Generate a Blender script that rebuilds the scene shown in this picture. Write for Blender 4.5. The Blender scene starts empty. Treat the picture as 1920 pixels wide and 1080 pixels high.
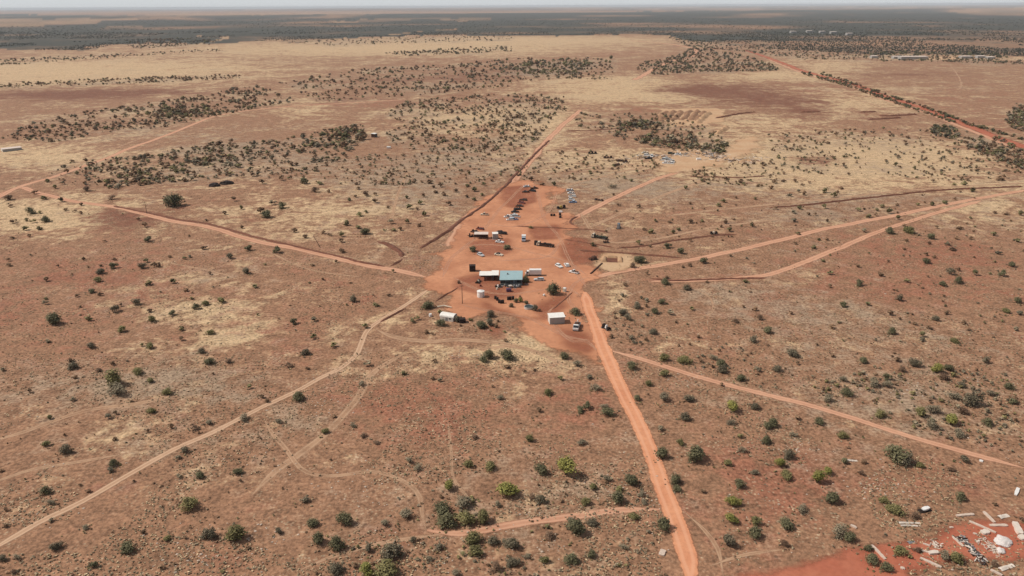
import bpy, bmesh, math, random
import numpy as np
from mathutils import Matrix, Vector
random.seed(7); rng = np.random.default_rng(7)
R = math.radians
# ---------------------------------------------------------------- camera, sky, sun, exposure
CAM_H, FPX, PITCH, ROLL = 120.0, 1371.0, R(21.1), R(-0.30)
cam_rot = Matrix.Rotation(R(90)-PITCH, 3, 'X') @ Matrix.Rotation(ROLL, 3, 'Z')
cd = bpy.data.cameras.new('camera'); cam = bpy.data.objects.new('camera', cd)
bpy.context.scene.collection.objects.link(cam); bpy.context.scene.camera = cam
cam.matrix_world = Matrix.Translation((0, 0, CAM_H)) @ cam_rot.to_4x4()
cd.sensor_width = 36; cd.lens = 36*FPX/1920; cd.clip_start = 1; cd.clip_end = 200000
SUN_EL, SUN_AZ = R(50), math.atan2(-1, 0.10)          # sun stands left of the view
w = bpy.data.worlds.new('World'); bpy.context.scene.world = w; w.use_nodes = True
nt = w.node_tree; sky = nt.nodes.new('ShaderNodeTexSky'); sky.sky_type = 'NISHITA'; sky.sun_disc = False
sky.sun_elevation = SUN_EL; sky.sun_rotation = SUN_AZ; sky.dust_density = 1.0; sky.air_density = 1.0
tcs = nt.nodes.new('ShaderNodeTexCoord'); sxyz = nt.nodes.new('ShaderNodeSeparateXYZ'); nt.links.new(tcs.outputs['Generated'], sxyz.inputs[0])
veil = nt.nodes.new('ShaderNodeMapRange'); nt.links.new(sxyz.outputs[2], veil.inputs[0])                  # thin high cloud, thickest low in the sky
for k_, v_ in zip((1, 2, 3, 4), (0, .35, .92, .12)): veil.inputs[k_].default_value = v_
cmx = nt.nodes.new('ShaderNodeMix'); cmx.data_type = 'RGBA'; nt.links.new(veil.outputs[0], cmx.inputs[0]); hsv = nt.nodes.new('ShaderNodeHueSaturation'); hsv.inputs['Saturation'].default_value = .45; nt.links.new(sky.outputs[0], hsv.inputs['Color']); nt.links.new(hsv.outputs[0], cmx.inputs[6]); cmx.inputs[7].default_value = (8.6, 8.95, 9.2, 1)
nt.links.new(cmx.outputs[2], nt.nodes['Background'].inputs[0]); nt.nodes['Background'].inputs[1].default_value = 0.078
sl = bpy.data.lights.new('sun', 'SUN'); sl.energy = 3.7; sl.angle = R(0.5); sl.color = (1, .95, .87)
so = bpy.data.objects.new('sun', sl); bpy.context.scene.collection.objects.link(so); so.location = (-100, 0, 200)
so.rotation_euler = Vector((-math.sin(SUN_AZ)*math.cos(SUN_EL), -math.cos(SUN_AZ)*math.cos(SUN_EL), -math.sin(SUN_EL))).to_track_quat('-Z', 'Y').to_euler()
sc = bpy.context.scene
sc.view_settings.view_transform = 'Standard'; sc.view_settings.look = 'None'; sc.view_settings.exposure = 0.0; sc.view_settings.gamma = 1
sc.cycles.max_bounces = 6; sc.cycles.diffuse_bounces = 2; sc.cycles.glossy_bounces = 2; sc.cycles.transparent_max_bounces = 12
sc.cycles.volume_bounces = 0
# ---------------------------------------------------------------- where a spot of ground lies
RM = np.array(cam_rot); 
def G(px, py):
    d = RM @ np.array([(px-960)/FPX, -(py-540)/FPX, -1.0])
    t = CAM_H/max(-d[2], 1e-4)
    return float(d[0]*t), float(d[1]*t)
def Garr(px, py):
    d = np.stack([(px-960)/FPX, -(py-540)/FPX, -np.ones_like(px)], -1) @ RM.T
    t = CAM_H/np.maximum(-d[:, 2], 1e-4)
    return d[:, 0]*t, d[:, 1]*t
def PIX(x, y, z=0):                                    # inverse of G, for numpy arrays
    p = np.stack([x, y, np.zeros_like(x)+z-CAM_H], -1) @ RM
    dep = np.maximum(-p[:, 2], 1e-3)
    return 960+FPX*p[:, 0]/dep, 540-FPX*p[:, 1]/dep
def S(px, py):                                         # photo pixels per metre at that spot
    x, y = G(px, py); p = np.array([x, y, -CAM_H]) @ RM
    return FPX/-p[2]
def head(x0, y0, x1, y1):
    a, b = G(x0, y0), G(x1, y1); return math.atan2(b[1]-a[1], b[0]-a[0])
# ---------------------------------------------------------------- numpy noise
_tab = rng.random((256, 256))
def vnoise(x, y):
    xi, yi = np.floor(x).astype(int), np.floor(y).astype(int); fx, fy = x-xi, y-yi
    fx, fy = fx*fx*(3-2*fx), fy*fy*(3-2*fy)
    g = lambda a, b: _tab[a & 255, b & 255]
    return (g(xi, yi)*(1-fx)+g(xi+1, yi)*fx)*(1-fy)+(g(xi, yi+1)*(1-fx)+g(xi+1, yi+1)*fx)*fy
def fbm(x, y, n=4):
    s, a, t = 0, 1, 0
    for k in range(n): s = s+a*vnoise(x*2**k+17*k, y*2**k+31*k); t += a; a *= .5
    return s/t
def sstep(a, b, v): t = np.clip((v-a)/(b-a), 0, 1); return t*t*(3-2*t)
def hgt(x, y):                                         # flat plain, low far rises
    d = np.hypot(x, y)
    return sstep(4000, 14000, d)*(fbm(x/9000.+3, y/5200.+8, 3)-.35)*70
# ---------------------------------------------------------------- object helpers
COL = bpy.context.scene.collection
def tag(o, label=None, cat=None, group=None, kind=None):
    for k, v in (('label', label), ('category', cat), ('group', group), ('kind', kind)):
        if v: o[k] = v
    return o
def link(o, parent=None):
    COL.objects.link(o)
    if parent: o.parent = parent
    return o
def thing(name, loc, rz, label, cat, group=None, scale=None):
    o = link(bpy.data.objects.new(name, None)); o.empty_display_size = .5
    o.location = (loc[0], loc[1], loc[2] if len(loc) > 2 else 0); o.rotation_euler.z = rz
    if scale: o.scale = scale
    return tag(o, label, cat, group)
def mesh_np(name, V, F, mats, mi=None, attrs=None, smooth=False, parent=None):
    """F: list of (n,k) int arrays"""
    me = bpy.data.meshes.new(name); V = np.asarray(V, np.float32)
    F = [np.asarray(f, np.int32) for f in (F if isinstance(F, list) else [F])]
    me.vertices.add(len(V)); me.vertices.foreach_set('co', V.ravel())
    tot = np.concatenate([np.full(len(f), f.shape[1], np.int32) for f in F]); li = np.concatenate([f.ravel() for f in F])
    me.loops.add(len(li)); me.loops.foreach_set('vertex_index', li)
    me.polygons.add(len(tot)); me.polygons.foreach_set('loop_start', np.concatenate([[0], np.cumsum(tot)[:-1]]).astype(np.int32))
    if mi is not None: me.polygons.foreach_set('material_index', np.asarray(mi, np.int32))
    me.polygons.foreach_set('use_smooth', np.full(len(tot), smooth))
    for m in (mats if isinstance(mats, (list, tuple)) else [mats]): me.materials.append(m)
    for an, (typ, arr) in (attrs or {}).items():
        a = me.attributes.new(an, typ, 'POINT')
        a.data.foreach_set('color' if 'COLOR' in typ else 'value', np.asarray(arr, np.float32).ravel())
    me.update(calc_edges=True)
    return link(bpy.data.objects.new(name, me), parent)
class MB:
    def __init__(s): s.v, s.f, s.m = [], [], []
    def add(s, vs, fs, m=0):
        b = len(s.v); s.v += [tuple(v) for v in vs]; s.f += [tuple(i+b for i in f) for f in fs]; s.m += [m]*len(fs); return s
    def box(s, x0, x1, y0, y1, z0, z1, m=0, tx=0, ty=0):        # tx, ty: inset of the top
        vs = [(x0, y0, z0), (x1, y0, z0), (x1, y1, z0), (x0, y1, z0), (x0+tx, y0+ty, z1), (x1-tx, y0+ty, z1), (x1-tx, y1-ty, z1), (x0+tx, y1-ty, z1)]
        return s.add(vs, [(3, 2, 1, 0), (4, 5, 6, 7), (0, 1, 5, 4), (1, 2, 6, 5), (2, 3, 7, 6), (3, 0, 4, 7)], m)
    def prism(s, prof, y0, y1, m=0, tap=0):                      # side profile (x,z) pushed across y; tap draws the top edge in
        zs = [p[1] for p in prof]; za, zb = min(zs), max(zs); n = len(prof)
        k = [tap*max(0, (z-za)/(zb-za)-.45)/.55 for z in zs]
        vs = [(x, y0+k[i], z) for i, (x, z) in enumerate(prof)]+[(x, y1-k[i], z) for i, (x, z) in enumerate(prof)]
        return s.add(vs, [tuple(range(n))[::1], tuple(range(2*n-1, n-1, -1))]+[(i, i+n, (i+1) % n+n, (i+1) % n) for i in range(n)], m)
    def tube(s, a, b, r0, r1=None, n=8, m=0):
        r1 = r0 if r1 is None else r1; a, b = Vector(a), Vector(b); d = (b-a).normalized()
        u = d.orthogonal().normalized(); w_ = d.cross(u)
        vs = [tuple(c+(u*math.cos(2*math.pi*i/n)+w_*math.sin(2*math.pi*i/n))*r) for c, r in ((a, r0), (b, r1)) for i in range(n)]
        return s.add(vs, [tuple(range(n-1, -1, -1)), tuple(range(n, 2*n))]+[(i, (i+1) % n, (i+1) % n+n, i+n) for i in range(n)], m)
    def lathe(s, prof, n=20, m=0, cx=0, cy=0):
        vs = [(cx+r*math.cos(2*math.pi*i/n), cy+r*math.sin(2*math.pi*i/n), z) for r, z in prof for i in range(n)]
        return s.add(vs, [(k*n+i, k*n+(i+1) % n, (k+1)*n+(i+1) % n, (k+1)*n+i) for k in range(len(prof)-1) for i in range(n)], m)
    def build(s, name, mats, parent=None, bevel=0, smooth=False):
        me = bpy.data.meshes.new(name); me.from_pydata(s.v, [], s.f); mats = mats if isinstance(mats, (list, tuple)) else [mats]
        for m in mats: me.materials.append(m)
        me.polygons.foreach_set('material_index', s.m)
        bm = bmesh.new(); bm.from_mesh(me); bmesh.ops.recalc_face_normals(bm, faces=bm.faces)
        if bevel: bmesh.ops.bevel(bm, geom=bm.edges[:], offset=bevel, segments=2, affect='EDGES', clamp_overlap=True)
        bm.to_mesh(me); bm.free()
        if smooth: me.polygons.foreach_set('use_smooth', [True]*len(me.polygons))
        return link(bpy.data.objects.new(name, me), parent)
# ---------------------------------------------------------------- materials
def newmat(name):
    m = bpy.data.materials.new(name); m.use_nodes = True; t = m.node_tree; b = t.nodes['Principled BSDF']
    b.inputs['Roughness'].default_value = .9; b.inputs['Specular IOR Level'].default_value = .15
    return m, t, b
class N:                                               # short node writing
    def __init__(s, t): s.t = t
    def n(s, typ, **k):
        o = s.t.nodes.new(typ)
        for a, v in k.items(): setattr(o, a, v)
        return o
    def put(s, sock, v):
        if hasattr(v, 'is_linked') or hasattr(v, 'links'): s.t.links.new(v, sock)
        else: sock.default_value = v
    def math(s, op, a, b=0, clamp=False):
        o = s.n('ShaderNodeMath', operation=op, use_clamp=clamp); s.put(o.inputs[0], a); s.put(o.inputs[1], b); return o.outputs[0]
    def mix(s, f, a, b, blend='MIX'):
        o = s.n('ShaderNodeMix', data_type='RGBA', blend_type=blend); s.put(o.inputs[0], f)
        for i, v in ((6, a), (7, b)): s.put(o.inputs[i], tuple(v)+(1,) if isinstance(v, (tuple, list)) and len(v) == 3 else v)
        return o.outputs[2]
    def noise(s, vec, scale, det=4, rough=.55, dist=0):
        o = s.n('ShaderNodeTexNoise'); s.put(o.inputs['Vector'], vec); o.inputs['Scale'].default_value = scale
        o.inputs['Detail'].default_value = det; o.inputs['Roughness'].default_value = rough; o.inputs['Distortion'].default_value = dist
        return o.outputs[0]
    def ss(s, v, a, b, lo=0., hi=1.):
        o = s.n('ShaderNodeMapRange', interpolation_type='SMOOTHSTEP'); s.put(o.inputs[0], v)
        for i, q in enumerate((a, b, lo, hi)): o.inputs[i+1].default_value = q
        return o.outputs[0]
    def attr(s, name): return s.n('ShaderNodeAttribute', attribute_name=name)
    def pos(s): return s.n('ShaderNodeNewGeometry').outputs['Position']
    def bump(s, b, h, st, dist=.2):
        o = s.n('ShaderNodeBump'); o.inputs['Strength'].default_value = st; o.inputs['Distance'].default_value = dist
        s.put(o.inputs['Height'], h); s.t.links.new(o.outputs[0], b.inputs['Normal'])
SOIL, STRAW, RED, BROWN, SCRUB, GREY = (.305, .162, .094), (.545, .372, .216), (.300, .128, .076), (.205, .087, .052), (.050, .050, .039), (.330, .228, .152)
CON = 2.0
def ground_mat():
    m, t, b = newmat('plain_soil'); q = N(t); P = q.pos()
    sep = q.n('ShaderNodeSeparateColor'); t.links.new(q.attr('zone').outputs['Color'], sep.inputs[0]); z2 = q.n('ShaderNodeSeparateColor'); t.links.new(q.attr('zone2').outputs['Color'], z2.inputs[0])
    n1, n2, n3, n4 = q.noise(P, .011, 5, .6), q.noise(P, .05, 5, .6, .4), q.noise(P, .21, 5, .65), q.noise(P, .9, 5, .7)
    n5 = q.noise(P, .028, 6, .65, .8); n6 = q.noise(P, .12, 4, .6)
    def blend(att, wts, lo, hi):
        v = att
        for nn, k in wts: v = q.math('ADD', v, q.math('MULTIPLY', q.math('SUBTRACT', nn, .5), k*CON))
        return q.ss(v, lo, hi)
    c = q.mix(blend(sep.outputs[0], ((n1, .9), (n2, 1.1), (n3, .9)), .30, .95), SOIL, STRAW)
    c = q.mix(blend(sep.outputs[1], ((n5, 1.0), (n6, 1.0), (n3, .5)), .35, 1.0), c, RED)
    c = q.mix(blend(z2.outputs[1], ((n1, .8), (n6, 1.0), (n4, .5)), .35, 1.0), c, GREY)
    c = q.mix(blend(z2.outputs[0], ((n5, .9), (n6, .9), (n3, .4)), .35, 1.05), c, BROWN)
    c = q.mix(blend(sep.outputs[2], ((n1, .35), (n5, .3), (n3, .2)), .2, .85), c, SCRUB)
    # dry tufts, gravel and litter
    vo = q.n('ShaderNodeTexVoronoi', feature='F1'); t.links.new(P, vo.inputs['Vector']); vo.inputs['Scale'].default_value = .85
    tuft = q.math('MULTIPLY', q.ss(vo.outputs['Distance'], .16, .36, 1, 0), q.ss(n2, .44, .66))
    c = q.mix(q.math('MULTIPLY', tuft, .75), c, (.50, .38, .25))
    vo2 = q.n('ShaderNodeTexVoronoi', feature='F1'); t.links.new(P, vo2.inputs['Vector']); vo2.inputs['Scale'].default_value = .42
    dk = q.math('MULTIPLY', q.ss(vo2.outputs['Distance'], .14, .30, 1, 0), q.ss(n6, .48, .62))
    c = q.mix(q.math('MULTIPLY', dk, .75), c, (.12, .068, .042))
    hs = q.n('ShaderNodeHueSaturation'); t.links.new(c, hs.inputs['Color'])
    val = q.math('ADD', q.math('ADD', q.ss(n4, .33, .67, .60, 1.30), q.ss(n3, .32, .68, -.17, .17)), q.ss(n6, .3, .7, -.12, .12)); t.links.new(val, hs.inputs['Value'])
    t.links.new(hs.outputs[0], b.inputs['Base Color'])
    q.bump(b, q.math('ADD', n4, q.math('MULTIPLY', n3, 1.6)), .5, .35); return m
def track_mat(name, ca, cb, amax=1., e0=.55, e1=1., rut=0., rutc=None, dark=None):
    m, t, b = newmat(name); q = N(t); P = q.pos(); n1, n2, n3 = q.noise(P, .06, 4), q.noise(P, .5, 5, .7), q.noise(P, .16, 5, .65)
    a = q.math('ABSOLUTE', q.attr('across').outputs['Fac'])
    c = q.mix(q.ss(n1, .3, .7), ca, cb); c = q.mix(q.ss(n2, .35, .7, 0, .45), c, tuple(v*.72 for v in ca))
    if rut: c = q.mix(q.math('MULTIPLY', q.math('MULTIPLY', q.ss(a, .2, .38), q.ss(a, .5, .72, 1, 0)), rut), c, rutc)
    t.links.new(c, b.inputs['Base Color']); q.bump(b, q.math('ADD', n2, n3), .3, .2)
    e = q.math('ADD', a, q.math('ADD', q.math('MULTIPLY', q.math('SUBTRACT', n3, .5), .7), q.math('MULTIPLY', q.math('SUBTRACT', n2, .5), .45)))
    al = q.math('MULTIPLY', q.ss(e, e0, e1, 1, 0), amax)
    if amax < .9: al = q.math('MULTIPLY', al, q.ss(n3, .3, .6, .45, 1))
    if rut > 1: al = q.math('MULTIPLY', al, q.math('ADD', .35, q.math('MULTIPLY', q.ss(a, .12, .36), .65)))
    t.links.new(al, b.inputs['Alpha']); return m
def simple(name, col, rough=.8, var=.25, scale=1.5, metal=0, spec=.25, dirt=None, dirtf=.35):
    m, t, b = newmat(name); q = N(t); tc = q.n('ShaderNodeTexCoord').outputs['Object']
    n1 = q.noise(tc, scale, 5, .65)
    c = q.mix(q.ss(n1, .3, .7), tuple(v*(1-var) for v in col), tuple(min(1, v*(1+var*.5)) for v in col))
    if dirt: c = q.mix(q.ss(q.noise(tc, scale*.6, 5, .7), .45, .75, 0, dirtf), c, dirt)
    t.links.new(c, b.inputs['Base Color']); b.inputs['Roughness'].default_value = rough; b.inputs['Metallic'].default_value = metal
    b.inputs['Specular IOR Level'].default_value = spec; return m
def ribbed(name, col, period=.5, axis='X', dirt=(.35, .16, .09), rough=.55, dirtf=.3):
    m, t, b = newmat(name); q = N(t); tc = q.n('ShaderNodeTexCoord').outputs['Object']
    wv = q.n('ShaderNodeTexWave', bands_direction=axis); t.links.new(tc, wv.inputs[0]); wv.inputs['Scale'].default_value = .314/period
    c = q.mix(q.ss(q.noise(tc, .9, 5, .7), .4, .72, 0, dirtf), col, dirt); c = q.mix(q.ss(q.noise(tc, .35, 3), .35, .65, 0, .25), c, tuple(v*.75 for v in col))
    t.links.new(c, b.inputs['Base Color']); b.inputs['Roughness'].default_value = rough; q.bump(b, wv.outputs[1], .5, .05); return m
def leaf_mat(name, a, b_, c_):
    m, t, b = newmat(name); q = N(t); rnd = q.n('ShaderNodeObjectInfo').outputs['Random']; geo = q.n('ShaderNodeNewGeometry').outputs['Random Per Island']
    c = q.mix(q.ss(q.math('ADD', q.math('MULTIPLY', geo, .55), q.math('MULTIPLY', rnd, .45)), .1, .9), a, b_); c = q.mix(q.ss(geo, .8, 1, 0, .7), c, c_)
    t.links.new(c, b.inputs['Base Color']); b.inputs['Roughness'].default_value = .75; return m
def tint_mat(name):
    m, t, b = newmat(name); q = N(t); t.links.new(q.attr('tint').outputs['Color'], b.inputs['Base Color']); return m
M = {}
M['ground'] = ground_mat()
M['road'] = track_mat('red_road_dust', (.60, .245, .128), (.68, .315, .170), 1, .78, 1.02, .6, (.70, .36, .22))
M['yard'] = track_mat('yard_dust', (.44, .185, .098), (.595, .275, .150), 1, .66, 1.0)
M['redtrack'] = track_mat('red_track_dust', (.52, .255, .155), (.60, .32, .20), .97, .6, 1.0, .5, (.64, .37, .24))
M['pale'] = track_mat('pale_track_dust', (.48, .285, .175), (.55, .345, .22), .95, .5, 1.0, .9, (.60, .39, .255))
M['faint'] = track_mat('faint_track_dust', (.48, .275, .165), (.55, .34, .21), .8, .4, 1.0, .8, (.60, .38, .24))
M['wheel'] = track_mat('wheel_marks', (.56, .27, .16), (.64, .34, .21), .6, .4, 1.0, 1.1, (.66, .37, .24))
M['scar'] = track_mat('churned_red_soil', (.42, .122, .070), (.50, .18, .105), .93, .35, 1.0)
M['redsoil'] = track_mat('trampled_red_soil', (.33, .112, .062), (.42, .16, .092), .75, .2, 1.0)
M['spoil'] = track_mat('pale_graded_soil', (.53, .31, .175), (.60, .40, .24), .95, .45, 1.0)
M['bank'] = simple('bank_soil', (.165, .066, .040), .95, .3, .4)
M['tanbank'] = simple('tan_spoil_soil', (.30, .165, .095), .95, .3, .3)
M['palebank'] = simple('pale_spoil_soil', (.46, .28, .16), .95, .25, .3)
M['white'] = simple('white_paint', (.78, .75, .71), .4, .08, 1, spec=.5, dirt=(.45, .26, .17), dirtf=.35)
M['cream'] = simple('cream_paint', (.66, .56, .43), .5, .12, 1, spec=.4, dirt=(.4, .22, .14))
M['silver'] = simple('silver_paint', (.50, .50, .50), .35, .1, 1, spec=.5, dirt=(.42, .25, .17))
M['blue'] = simple('faded_blue_paint', (.17, .24, .38), .5, .25, 1, spec=.4, dirt=(.4, .25, .2))
M['paleblue'] = simple('pale_blue_paint', (.46, .54, .62), .5, .15, 1, spec=.4, dirt=(.4, .25, .2))
M['green'] = simple('dark_green_paint', (.055, .065, .04), .6, .3, 1, dirt=(.25, .13, .08))
M['redp'] = simple('dull_red_paint', (.22, .06, .045), .6, .3, 1)
M['purple'] = simple('dark_purple_paint', (.10, .05, .10), .6, .3, 1)
M['yellowp'] = simple('worn_yellow_paint', (.42, .29, .06), .6, .3, 1, dirt=(.25, .12, .07))
M['rust'] = simple('rusty_steel', (.095, .046, .030), .85, .4, 1.2, dirt=(.05, .035, .03))
M['darkrust'] = simple('dark_burnt_steel', (.030, .019, .016), .85, .4, 1.2, dirt=(.09, .045, .03))
M['glass'] = simple('dark_glass', (.02, .024, .03), .15, .1, 1, spec=.6)
M['tyre'] = simple('tyre_rubber', (.022, .02, .019), .9, .2, 4)
M['steel'] = simple('grey_steel', (.26, .26, .26), .5, .2, 1, dirt=(.3, .17, .11))
M['blueroof'] = ribbed('blue_sheet_roof', (.31, .435, .455), .6, dirtf=.12)
M['whiteroof'] = ribbed('white_sheet_roof', (.82, .78, .72), .6, dirtf=.22)
M['pinkroof'] = ribbed('pinkish_sheet_roof', (.70, .58, .50), .6)
M['grey_shade_wall'] = ribbed('grey_shaded_sheet', (.36, .35, .33), .4)  # grey sheeting, also the painted shade of the box shed front
M['whitewall'] = ribbed('white_sheet_wall', (.70, .66, .60), .4)
M['bluewall'] = ribbed('slate_blue_wall', (.16, .22, .27), .4)
M['dark_shade_wall'] = simple('dark_shaded_wall', (.10, .09, .085), .9, .3, 1)
M['wood'] = simple('grey_brown_pole_wood', (.085, .058, .042), .95, .3, 3)
M['palewood'] = simple('bleached_timber', (.60, .47, .38), .9, .2, 2, dirt=(.36, .2, .14), dirtf=.3)
M['sheet'] = simple('bleached_sheet', (.68, .58, .49), .7, .15, 1, dirt=(.42, .24, .17))
M['tarp'] = simple('white_tarpaulin', (.66, .60, .56), .8, .15, 1.5, dirt=(.4, .24, .18))
M['water'] = simple('dark_tank_water', (.03, .04, .035), .12, .2, 1, spec=.5)
M['concrete'] = simple('pale_concrete', (.50, .46, .41), .9, .2, 1)
M['bark'] = simple('grey_bark', (.10, .078, .06), .95, .3, 3)
M['stone'] = simple('pale_stone', (.52, .40, .31), .95, .25, .2)
M['tint'] = tint_mat('scrub_leaves')
LM = {'g': leaf_mat('dark_green_leaves', (.094, .086, .044), (.175, .155, .080), (.245, .215, .125)),
      'o': leaf_mat('olive_leaves', (.125, .110, .044), (.235, .200, .082), (.32, .27, .13)),
      'y': leaf_mat('yellow_green_leaves', (.15, .145, .038), (.28, .255, .068), (.38, .33, .11)),
      'b': leaf_mat('blue_grey_leaves', (.100, .082, .050), (.185, .150, .096), (.26, .215, .15)),
      's': leaf_mat('pale_grey_leaves', (.16, .130, .085), (.28, .225, .145), (.37, .30, .20)),
      'r': leaf_mat('brown_leaves', (.12, .068, .042), (.22, .135, .085), (.30, .20, .13))}
# ---------------------------------------------------------------- the plain
def dist_poly(px, py, pts):
    d = np.full(px.shape, 1e9)
    for (x0, y0), (x1, y1) in zip(pts[:-1], pts[1:]):
        vx, vy = x1-x0, y1-y0; t = np.clip(((px-x0)*vx+(py-y0)*vy)/(vx*vx+vy*vy+1e-9), 0, 1)
        d = np.minimum(d, np.hypot(px-x0-t*vx, py-y0-t*vy))
    return d
def inside(px, py, pts):
    r = np.zeros(px.shape, bool); n = len(pts)
    for i in range(n):
        (x0, y0), (x1, y1) = pts[i], pts[(i+1) % n]
        if y0 == y1: continue
        r ^= ((y0 > py) != (y1 > py)) & (px < (x1-x0)*(py-y0)/(y1-y0)+x0)
    return r
# soil patches: centre, half extent, weight (given where they lie in the photograph, kept on the ground as soil kinds, far cloud shade among the browns)
STRAWP = [(560,420,160,40,.25),(80,430,160,26,.3),(1010,250,60,30,.25),(380,600,130,40,.18),(480,640,100,24,.15),(160,800,200,40,.18),(1330,640,120,30,.15),(1500,520,160,18,.15),(200,130,330,22,.6),(700,92,420,14,.55),(1000,75,300,8,.5),(40,150,140,22,.3),(1200,172,200,24,.6),(1110,150,90,8,.3),(1480,142,110,10,.5),(1600,190,130,22,.4),
 (1560,300,260,40,.5),(1420,235,120,16,.35),(1130,300,200,24,.35),(900,215,150,22,.4),(1010,225,70,14,.4),(60,290,150,22,.5),(90,400,150,32,.5),(300,300,160,40,.1),(640,400,260,60,.22),
 (560,200,60,20,.3),(950,668,120,24,.5),(1000,640,60,24,.5),(740,600,70,30,.35),(820,690,200,60,.15),(1150,555,30,40,.4),(1180,490,60,14,.5),(1720,300,160,30,.35),(1700,350,300,20,.25),(1850,385,90,30,.3),
 (560,830,160,50,.2),(250,900,300,60,.08),(1540,120,110,14,.35),(500,590,200,60,.14),(330,560,200,60,.12),(870,245,120,20,.3),(1340,290,80,30,.3),(350,170,200,20,.1),(300,215,140,10,.25),
 (1000,90,200,8,.1),(1380,330,150,20,.2),(1240,400,200,25,.15),(760,560,60,24,.2),(1000,720,90,20,.15)]
REDP = [(150,500,220,40,.3),(420,500,160,34,.22),(880,760,240,50,.22),(620,600,120,40,.15),(1560,545,240,30,.25),(1250,690,120,40,.2),(1320,900,120,90,.22),(1540,920,160,60,.25),(60,600,140,50,.2),(1900,1010,180,40,.55),(1560,1065,160,26,.7),(1330,990,90,60,.2),(850,770,260,60,.28),(240,520,260,40,.22),(140,640,200,60,.12),(1240,700,160,60,.14),(1600,480,260,60,.3),(1780,460,150,40,.3),
 (1700,560,240,60,.2),(1230,206,130,6,.6),(1180,100,120,7,.5),(760,195,220,8,.55),(960,185,90,10,.5),(1320,620,200,60,.15),(1780,180,200,40,.25),(1500,165,110,22,.35),(1000,800,240,60,.18),(1480,930,110,80,.25),
 (420,455,100,30,.1),(930,545,110,30,.3),(1850,240,120,40,.2),(450,200,120,6,.2),(1000,110,60,10,.25),(1450,580,160,30,.15),(580,460,120,20,.1),(1300,420,160,20,.12),(1700,730,200,60,.1),(230,585,300,80,.2),(520,640,140,60,.25),(1650,520,260,60,.2),(870,790,280,70,.12),(1500,880,120,60,.2),(1450,900,300,120,.12),(560,520,160,40,.15)]
BROWN_SHADEP = [(1330,168,120,14,.75),(1440,188,110,14,.6),(120,178,170,11,.75),(300,172,120,6,.4),(240,410,110,20,.55),(900,140,120,14,.35),(1700,140,160,6,.4),(1510,210,70,16,.45),(1520,300,60,10,.5),(730,150,150,8,.3),  # the strongest far patches put cloud shadow into the soil colour
 (640,186,120,10,.3),(1350,378,130,10,.15),(1560,410,150,14,.2),(850,175,100,5,.3),(140,530,160,20,.1),(300,650,240,14,.14),(1700,225,120,12,.25),(1100,90,150,6,.15)]
GREYP = [(700,305,260,30,.2),(420,270,180,30,.25),(760,350,160,30,.2),(60,740,200,60,.35),(330,720,150,30,.35),(330,850,260,40,.15),(580,790,120,40,.35),(1320,560,140,50,.3),(1560,620,220,60,.2),(1500,400,120,20,.4),(1700,780,180,50,.3),
 (1200,350,170,25,.25),(1720,370,200,14,.4),(1750,700,180,60,.2),(1340,740,100,40,.25),(1180,820,110,50,.2),(1080,930,140,60,.2),(700,960,160,60,.2),(1600,880,160,60,.2),(1260,360,160,30,.2),(640,430,120,40,.2),(820,370,100,30,.3)]
WOOD = [(-400,95),(0,94),(165,94),(215,84),(395,79),(560,76),(720,68),(960,66),(1250,66),(1290,76),(1390,89),(1520,96),(1640,103),(1920,113),(2400,125),(2400,24),(1920,20),(1500,21),(1000,25),(700,27),(400,30),(0,28),(-400,28)]  # dark wood cover, with some cloud shade put into its tone
FIELDS = [([(-400,40),(120,35),(260,38),(200,47),(80,50),(-400,54)],.5),([(300,27),(700,24),(700,29),(420,31),(300,32)],.45),([(630,41),(740,36),(900,33),(920,37),(800,40),(640,44)],.45),([(1780,18),(2100,14),(2100,26),(1860,26)],.5),
          ([(390,86),(405,74),(430,68),(434,70),(412,80),(402,90)],.7),([(700,64),(830,50),(834,52),(720,66)],.6),([(1630,108),(1690,100),(1920,106),(1920,112),(1700,114)],.75)]
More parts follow.
